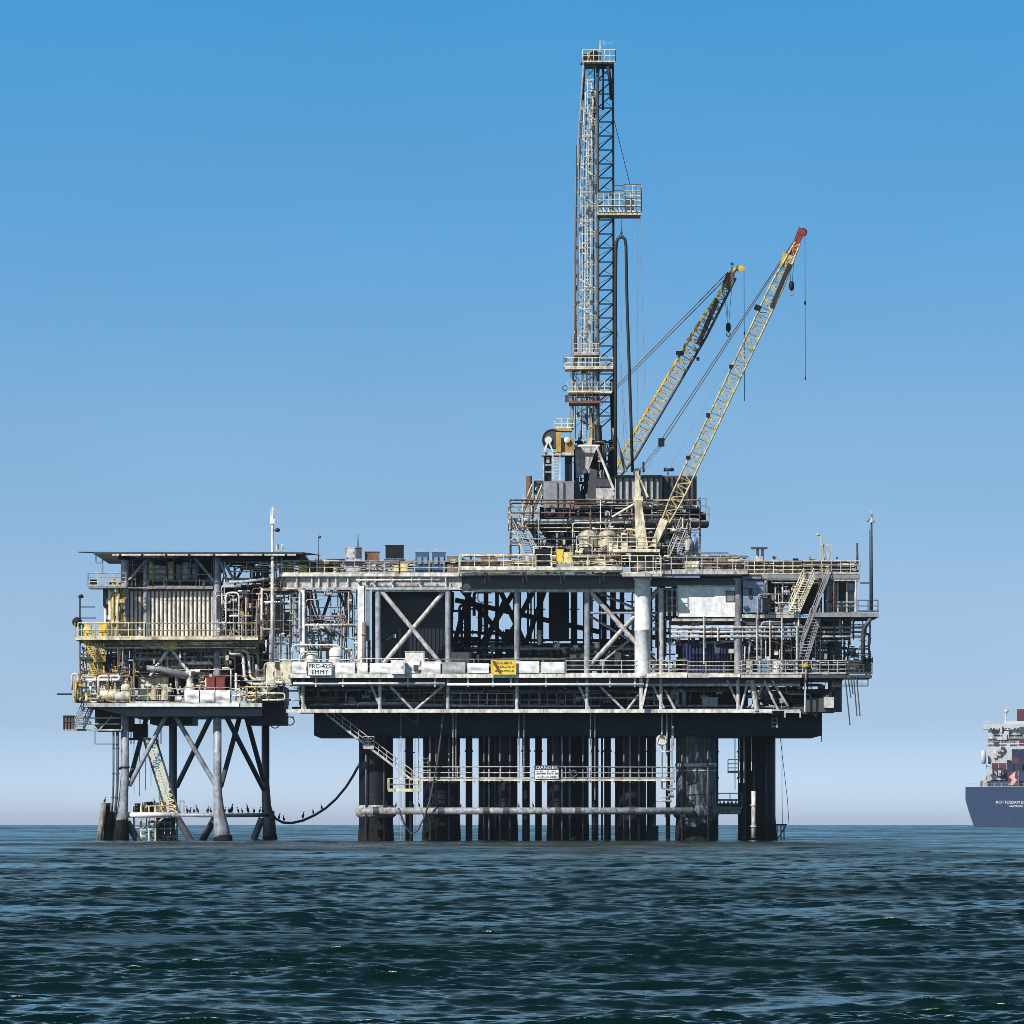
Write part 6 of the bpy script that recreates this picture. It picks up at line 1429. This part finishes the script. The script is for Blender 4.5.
# the ship lies along the line of sight: turn it about its stern
pv_ = V(1016,827,SD); ang = -math.atan2(pv_.x, pv_.y); rot = Matrix.Rotation(ang, 3, 'Z')
for t in ship_things:
    t.location = pv_ + rot @ (Vector(t.location) - pv_); t.rotation_euler = (0,0,ang)
# ================================================================== SEA
def make_sea():
    RE = 6.371e6
    rows = [-60., -20., 5., 20., 35., 50., 62.]
    d = 70.
    while d < 7400:
        rows.append(d); d += .07*(max(d,88)/88.)**1.11
    rows = np.array(rows, dtype=np.float64)
    u = list(np.arange(-590, 591, 2.6))
    s_ = 2.6; x = u[-1]; right = []
    while x < 9000: s_ *= 1.06; x += s_; right.append(x)
    u = np.array([-v for v in right[::-1]] + u + right)/F
    du = np.gradient(u)
    Dd, U = np.meshgrid(rows, u, indexing='ij')
    fan = np.maximum(Dd, 0) + 45.0*(Dd < 45)*(1-np.maximum(Dd,0)/45.0)
    X = (U*fan).astype(np.float32); Y = Dd.astype(np.float32)
    ds = np.gradient(rows)
    res = np.maximum(np.abs(du)[None,:]*fan, ds[:,None]*.75).astype(np.float32)
    rg = np.random.RandomState(4)
    FO = np.zeros_like(X); RV = np.zeros_like(X); Z = np.zeros_like(X); DX = np.zeros_like(X); DY = np.zeros_like(X)
    lam = np.concatenate([np.exp(np.linspace(math.log(.17), math.log(.36), 22)), np.exp(np.linspace(math.log(.37), math.log(1.25), 30)), np.exp(np.linspace(math.log(1.4), math.log(6), 9)), np.exp(np.linspace(math.log(6.5), math.log(16), 7))])
    # patches of rougher and calmer water
    patch = np.ones_like(X)
    for l in (2.3, 3.7, 6.1, 11., 23., 41.):
        th = rg.uniform(0, 6.28); patch += .14*np.sin(2*np.pi/l*(X*math.cos(th)*.6+Y*math.sin(th)) + rg.uniform(0,6.28)).astype(np.float32)
    patch = np.clip(patch, .12, 1.6)
    for l in lam:
        k = 2*math.pi/l; th = -math.pi/2 + .12 + rg.normal(0, .42)
        ak = (.040 if l < .365 else (.041 if l < 1.3 else (.026 if l < 6.2 else .016)))*rg.uniform(.7,1.3)
        A = ak/k
        att = np.clip((l/res - 1.6)/2.0, 0, 1); RV += (ak*ak/2)*(1-att*att)
        ph = (k*math.cos(th))*X + (k*math.sin(th))*Y + np.float32(rg.uniform(0,6.28))
        w = (A*att) * (patch if l < 5 else 1.0)
        Z += w*np.sin(ph); c = w*np.cos(ph)
        FO += (k*.8)*w*np.sin(ph) if l < 3.5 else 0
        DX += .8*c*math.cos(th); DY += .8*c*math.sin(th)
    X = X + DX; Y2 = Y + DY
    Z = Z - (Y.astype(np.float64)**2 + X.astype(np.float64)**2).astype(np.float32)/(2*RE)
    pw = float(np.percentile(FO, 99.5))
    for (wx, wy, wr) in WASH:
        dd = np.sqrt((X-wx)**2 + (Y2-wy)**2*.5)
        FO = np.where(dd < wr+1.3, np.maximum(FO, pw + .30*np.clip((wr+1.3-dd)/1.0, 0, 1)), FO)
    nr, nc = X.shape
    co = np.stack([X, Y2, Z], -1).reshape(-1, 3).astype(np.float32)
    idx = np.arange(nr*nc, dtype=np.int32).reshape(nr, nc)
    q = np.stack([idx[:-1,:-1], idx[:-1,1:], idx[1:,1:], idx[1:,:-1]], -1).reshape(-1, 4)
    me = bpy.data.meshes.new('sea'); nf = len(q)
    me.vertices.add(len(co)); me.vertices.foreach_set('co', co.ravel())
    me.loops.add(nf*4); me.loops.foreach_set('vertex_index', q.ravel())
    me.polygons.add(nf); me.polygons.foreach_set('loop_start', np.arange(0, nf*4, 4, dtype=np.int32))
    me.polygons.foreach_set('use_smooth', np.ones(nf, dtype=bool))
    me.update(calc_edges=True)
    o = bpy.data.objects.new('sea', me); C.objects.link(o); o['kind'] = 'structure'
    m = bpy.data.materials.new('sea_water'); m.use_nodes = True; N = m.node_tree.nodes; L = m.node_tree.links; b = N['Principled BSDF']
    b.inputs['Base Color'].default_value = (.0012,.0092,.0080,1); b.inputs['Roughness'].default_value = .06; b.inputs['IOR'].default_value = 1.333
    b.inputs['Specular IOR Level'].default_value = .5
    g = N.new('ShaderNodeNewGeometry')
    n1 = N.new('ShaderNodeTexNoise'); n1.inputs['Scale'].default_value = 7; n1.inputs['Detail'].default_value = 5; n1.inputs['Roughness'].default_value = .62
    L.new(g.outputs['Position'], n1.inputs['Vector'])
    bp = N.new('ShaderNodeBump'); bp.inputs['Strength'].default_value = .8; bp.inputs['Distance'].default_value = .022
    L.new(n1.outputs['Fac'], bp.inputs['Height'])
    L.new(bp.outputs['Normal'], b.inputs['Normal'])
    at = me.attributes.new('foam_glint', 'FLOAT', 'POINT'); at.data.foreach_set('value', FO.ravel().astype(np.float32))  # crest foam whose white specks stand in for sun glints, plus leg wash
    rv = me.attributes.new('ripple', 'FLOAT', 'POINT'); rv.data.foreach_set('value', np.clip(np.sqrt(np.sqrt(RV*.16)+.0008), .03, .2).ravel().astype(np.float32))
    ar = N.new('ShaderNodeAttribute'); ar.attribute_name = 'ripple'; gm = N.new('ShaderNodeMapping'); gm.inputs['Scale'].default_value = (.035, .012, 1); L.new(g.outputs['Position'], gm.inputs['Vector'])
    gn = N.new('ShaderNodeTexNoise'); gn.inputs['Scale'].default_value = 1.0; gn.inputs['Detail'].default_value = 6; gn.inputs['Roughness'].default_value = .7; L.new(gm.outputs[0], gn.inputs['Vector'])
    gr = N.new('ShaderNodeMapRange'); gr.inputs['From Min'].default_value = .35; gr.inputs['From Max'].default_value = .65; gr.inputs['To Min'].default_value = .45; gr.inputs['To Max'].default_value = 2.0; L.new(gn.outputs['Fac'], gr.inputs['Value'])
    gx = N.new('ShaderNodeMath'); gx.operation = 'MULTIPLY'; L.new(ar.outputs['Fac'], gx.inputs[0]); L.new(gr.outputs['Result'], gx.inputs[1])
    L.new(gx.outputs[0], b.inputs['Roughness'])
    an = N.new('ShaderNodeAttribute'); an.attribute_name = 'foam_glint'
    n2 = N.new('ShaderNodeTexNoise'); n2.inputs['Scale'].default_value = 16; n2.inputs['Detail'].default_value = 5; n2.inputs['Roughness'].default_value = .75; L.new(g.outputs['Position'], n2.inputs['Vector'])
    ad = N.new('ShaderNodeMath'); ad.operation = 'ADD'; L.new(an.outputs['Fac'], ad.inputs[0]); L.new(n2.outputs['Fac'], ad.inputs[1])
    mr = N.new('ShaderNodeMapRange'); pf = float(np.percentile(FO, 99.5)); mr.inputs['From Min'].default_value = pf+.74; mr.inputs['From Max'].default_value = pf+.88; mr.inputs['To Max'].default_value = .75; L.new(ad.outputs[0], mr.inputs['Value'])
    df = N.new('ShaderNodeBsdfDiffuse'); df.inputs['Color'].default_value = (.7,.74,.76,1)
    ms = N.new('ShaderNodeMixShader'); L.new(mr.outputs['Result'], ms.inputs[0]); L.new(b.outputs[0], ms.inputs[1]); L.new(df.outputs[0], ms.inputs[2])
    L.new(ms.outputs[0], N['Material Output'].inputs['Surface'])
    print('foam_glint', np.percentile(FO, [50,90,99,99.9]))
    me.materials.append(m)
make_sea()
for r_, nm_, kp in ((PF,'pipe',95),(SP,'pipe',95),(RB,'pipe',95),(PF,'handrail',95),(PF,'valve',95),(PF,'riser',95),(PF,'junction_box',95),(SP,'junction_box',95)): merge_small(r_, nm_, kp, {'pipe': 'small_pipes', 'handrail': 'small_handrails', 'riser': 'small_risers'}.get(nm_, 'small_fittings'))
# ================================================================== AIR, SKY, SUN, CAMERA
SUN_EL, SUN_AZ = 39.0, 220.0      # azimuth clockwise from +Y: behind the camera, to the left
HAZE = 3.0e-5
if HAZE:
    mb = MB(); mb.box(-6500, 6500, -80, 7600, -10.5, 84); hz = mb.build('haze', white, None)
    hz['kind'] = 'stuff'; hz.data.materials.clear()
    m = bpy.data.materials.new('air_haze'); m.use_nodes = True; N = m.node_tree.nodes; L = m.node_tree.links; N.remove(N['Principled BSDF'])
    pv = N.new('ShaderNodeVolumePrincipled'); pv.inputs['Color'].default_value = (.72,.84,1,1); pv.inputs['Density'].default_value = HAZE; pv.inputs['Anisotropy'].default_value = .2
    L.new(pv.outputs['Volume'], N['Material Output'].inputs['Volume']); hz.data.materials.append(m)
SKYC = [(.001,(.98,1.22,2.0)),(.0123,(.92,.955,1.17)),(.026,(1.25,1.24,1.24)),(.0498,(1.36,1.70,1.65)),(.0748,(1.07,2.0,2.15)),(.1023,(.74,2.2,2.5)),(.12,(4.6,6.1,4.8)),(.18,(5.3,5.5,4.0)),(.25,(1.6,1.85,1.5)),(.4,(.32,.52,.50))]  # pale veil above the frame is added, to brighten sea highlights and fill
W = bpy.data.worlds.new('World'); bpy.context.scene.world = W; W.use_nodes = True
N = W.node_tree.nodes; L = W.node_tree.links; bg = N['Background']
tc = N.new('ShaderNodeTexCoord'); sx = N.new('ShaderNodeSeparateXYZ'); L.new(tc.outputs['Generated'], sx.inputs[0])
ml = N.new('ShaderNodeMath'); ml.operation = 'MULTIPLY'; ml.inputs[1].default_value = 7.0; L.new(sx.outputs['Z'], ml.inputs[0])
cb_ = N.new('ShaderNodeCombineXYZ'); L.new(sx.outputs['X'], cb_.inputs['X']); L.new(sx.outputs['Y'], cb_.inputs['Y']); L.new(ml.outputs[0], cb_.inputs['Z'])
nm = N.new('ShaderNodeVectorMath'); nm.operation = 'NORMALIZE'; L.new(cb_.outputs[0], nm.inputs[0])
sky = N.new('ShaderNodeTexSky'); sky.sky_type = 'NISHITA'; sky.sun_disc = False
sky.sun_elevation = R(SUN_EL); sky.sun_rotation = R(SUN_AZ); sky.air_density = 1.0; sky.dust_density = .6; sky.ozone_density = 2.0
L.new(nm.outputs[0], sky.inputs['Vector'])
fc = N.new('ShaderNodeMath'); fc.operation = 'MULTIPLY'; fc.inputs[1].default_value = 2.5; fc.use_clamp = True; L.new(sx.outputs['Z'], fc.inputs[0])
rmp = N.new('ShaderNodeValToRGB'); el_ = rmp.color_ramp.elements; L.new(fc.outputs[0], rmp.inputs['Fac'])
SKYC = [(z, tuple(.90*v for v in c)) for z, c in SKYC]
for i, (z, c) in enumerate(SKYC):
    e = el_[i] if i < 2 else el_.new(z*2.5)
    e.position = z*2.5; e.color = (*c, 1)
nz = N.new('ShaderNodeTexNoise'); nz.inputs['Scale'].default_value = 5.0; nz.inputs['Detail'].default_value = 3
mz = N.new('ShaderNodeMapping'); mz.inputs['Scale'].default_value = (6,6,11); L.new(tc.outputs['Generated'], mz.inputs['Vector']); L.new(mz.outputs[0], nz.inputs['Vector'])
nr_ = N.new('ShaderNodeMapRange'); nr_.inputs['From Min'].default_value = .3; nr_.inputs['From Max'].default_value = .7; nr_.inputs['To Min'].default_value = .982; nr_.inputs['To Max'].default_value = 1.018
L.new(nz.outputs['Fac'], nr_.inputs['Value'])
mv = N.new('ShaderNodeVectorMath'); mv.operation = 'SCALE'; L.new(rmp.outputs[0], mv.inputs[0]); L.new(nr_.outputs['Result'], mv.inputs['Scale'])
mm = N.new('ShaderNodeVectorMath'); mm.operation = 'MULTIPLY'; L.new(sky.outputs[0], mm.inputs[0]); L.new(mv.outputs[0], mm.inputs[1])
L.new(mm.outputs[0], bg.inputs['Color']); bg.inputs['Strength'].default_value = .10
sd = bpy.data.lights.new('sun', 'SUN'); sd.energy = 5.0; sd.angle = R(.5); sd.color = (1,.95,.87)
so = bpy.data.objects.new('sun', sd); C.objects.link(so)
az, el = R(SUN_AZ), R(SUN_EL)
dirs = Vector((math.sin(az)*math.cos(el), math.cos(az)*math.cos(el), math.sin(el)))
so.rotation_euler = dirs.to_track_quat('Z', 'Y').to_euler(); so.location = (-200, -100, 300)
cam = bpy.data.cameras.new('camera'); cam.lens = 36*F/1024; cam.sensor_width = 36; cam.sensor_fit = 'HORIZONTAL'
cam.shift_y = (HY-512)/1024; cam.clip_start = 1; cam.clip_end = 40000
co = bpy.data.objects.new('camera', cam); C.objects.link(co); co.location = (0,0,EYE); co.rotation_euler = (math.pi/2,0,0)
sc = bpy.context.scene; sc.camera = co
sc.render.engine = 'CYCLES'
sc.view_settings.view_transform = 'Standard'; sc.view_settings.look = 'None'; sc.view_settings.exposure = .16; sc.view_settings.gamma = 1
sc.cycles.filter_width = .8
sc.cycles.max_bounces = 6; sc.cycles.volume_bounces = 0; sc.cycles.caustics_reflective = False; sc.cycles.caustics_refractive = False
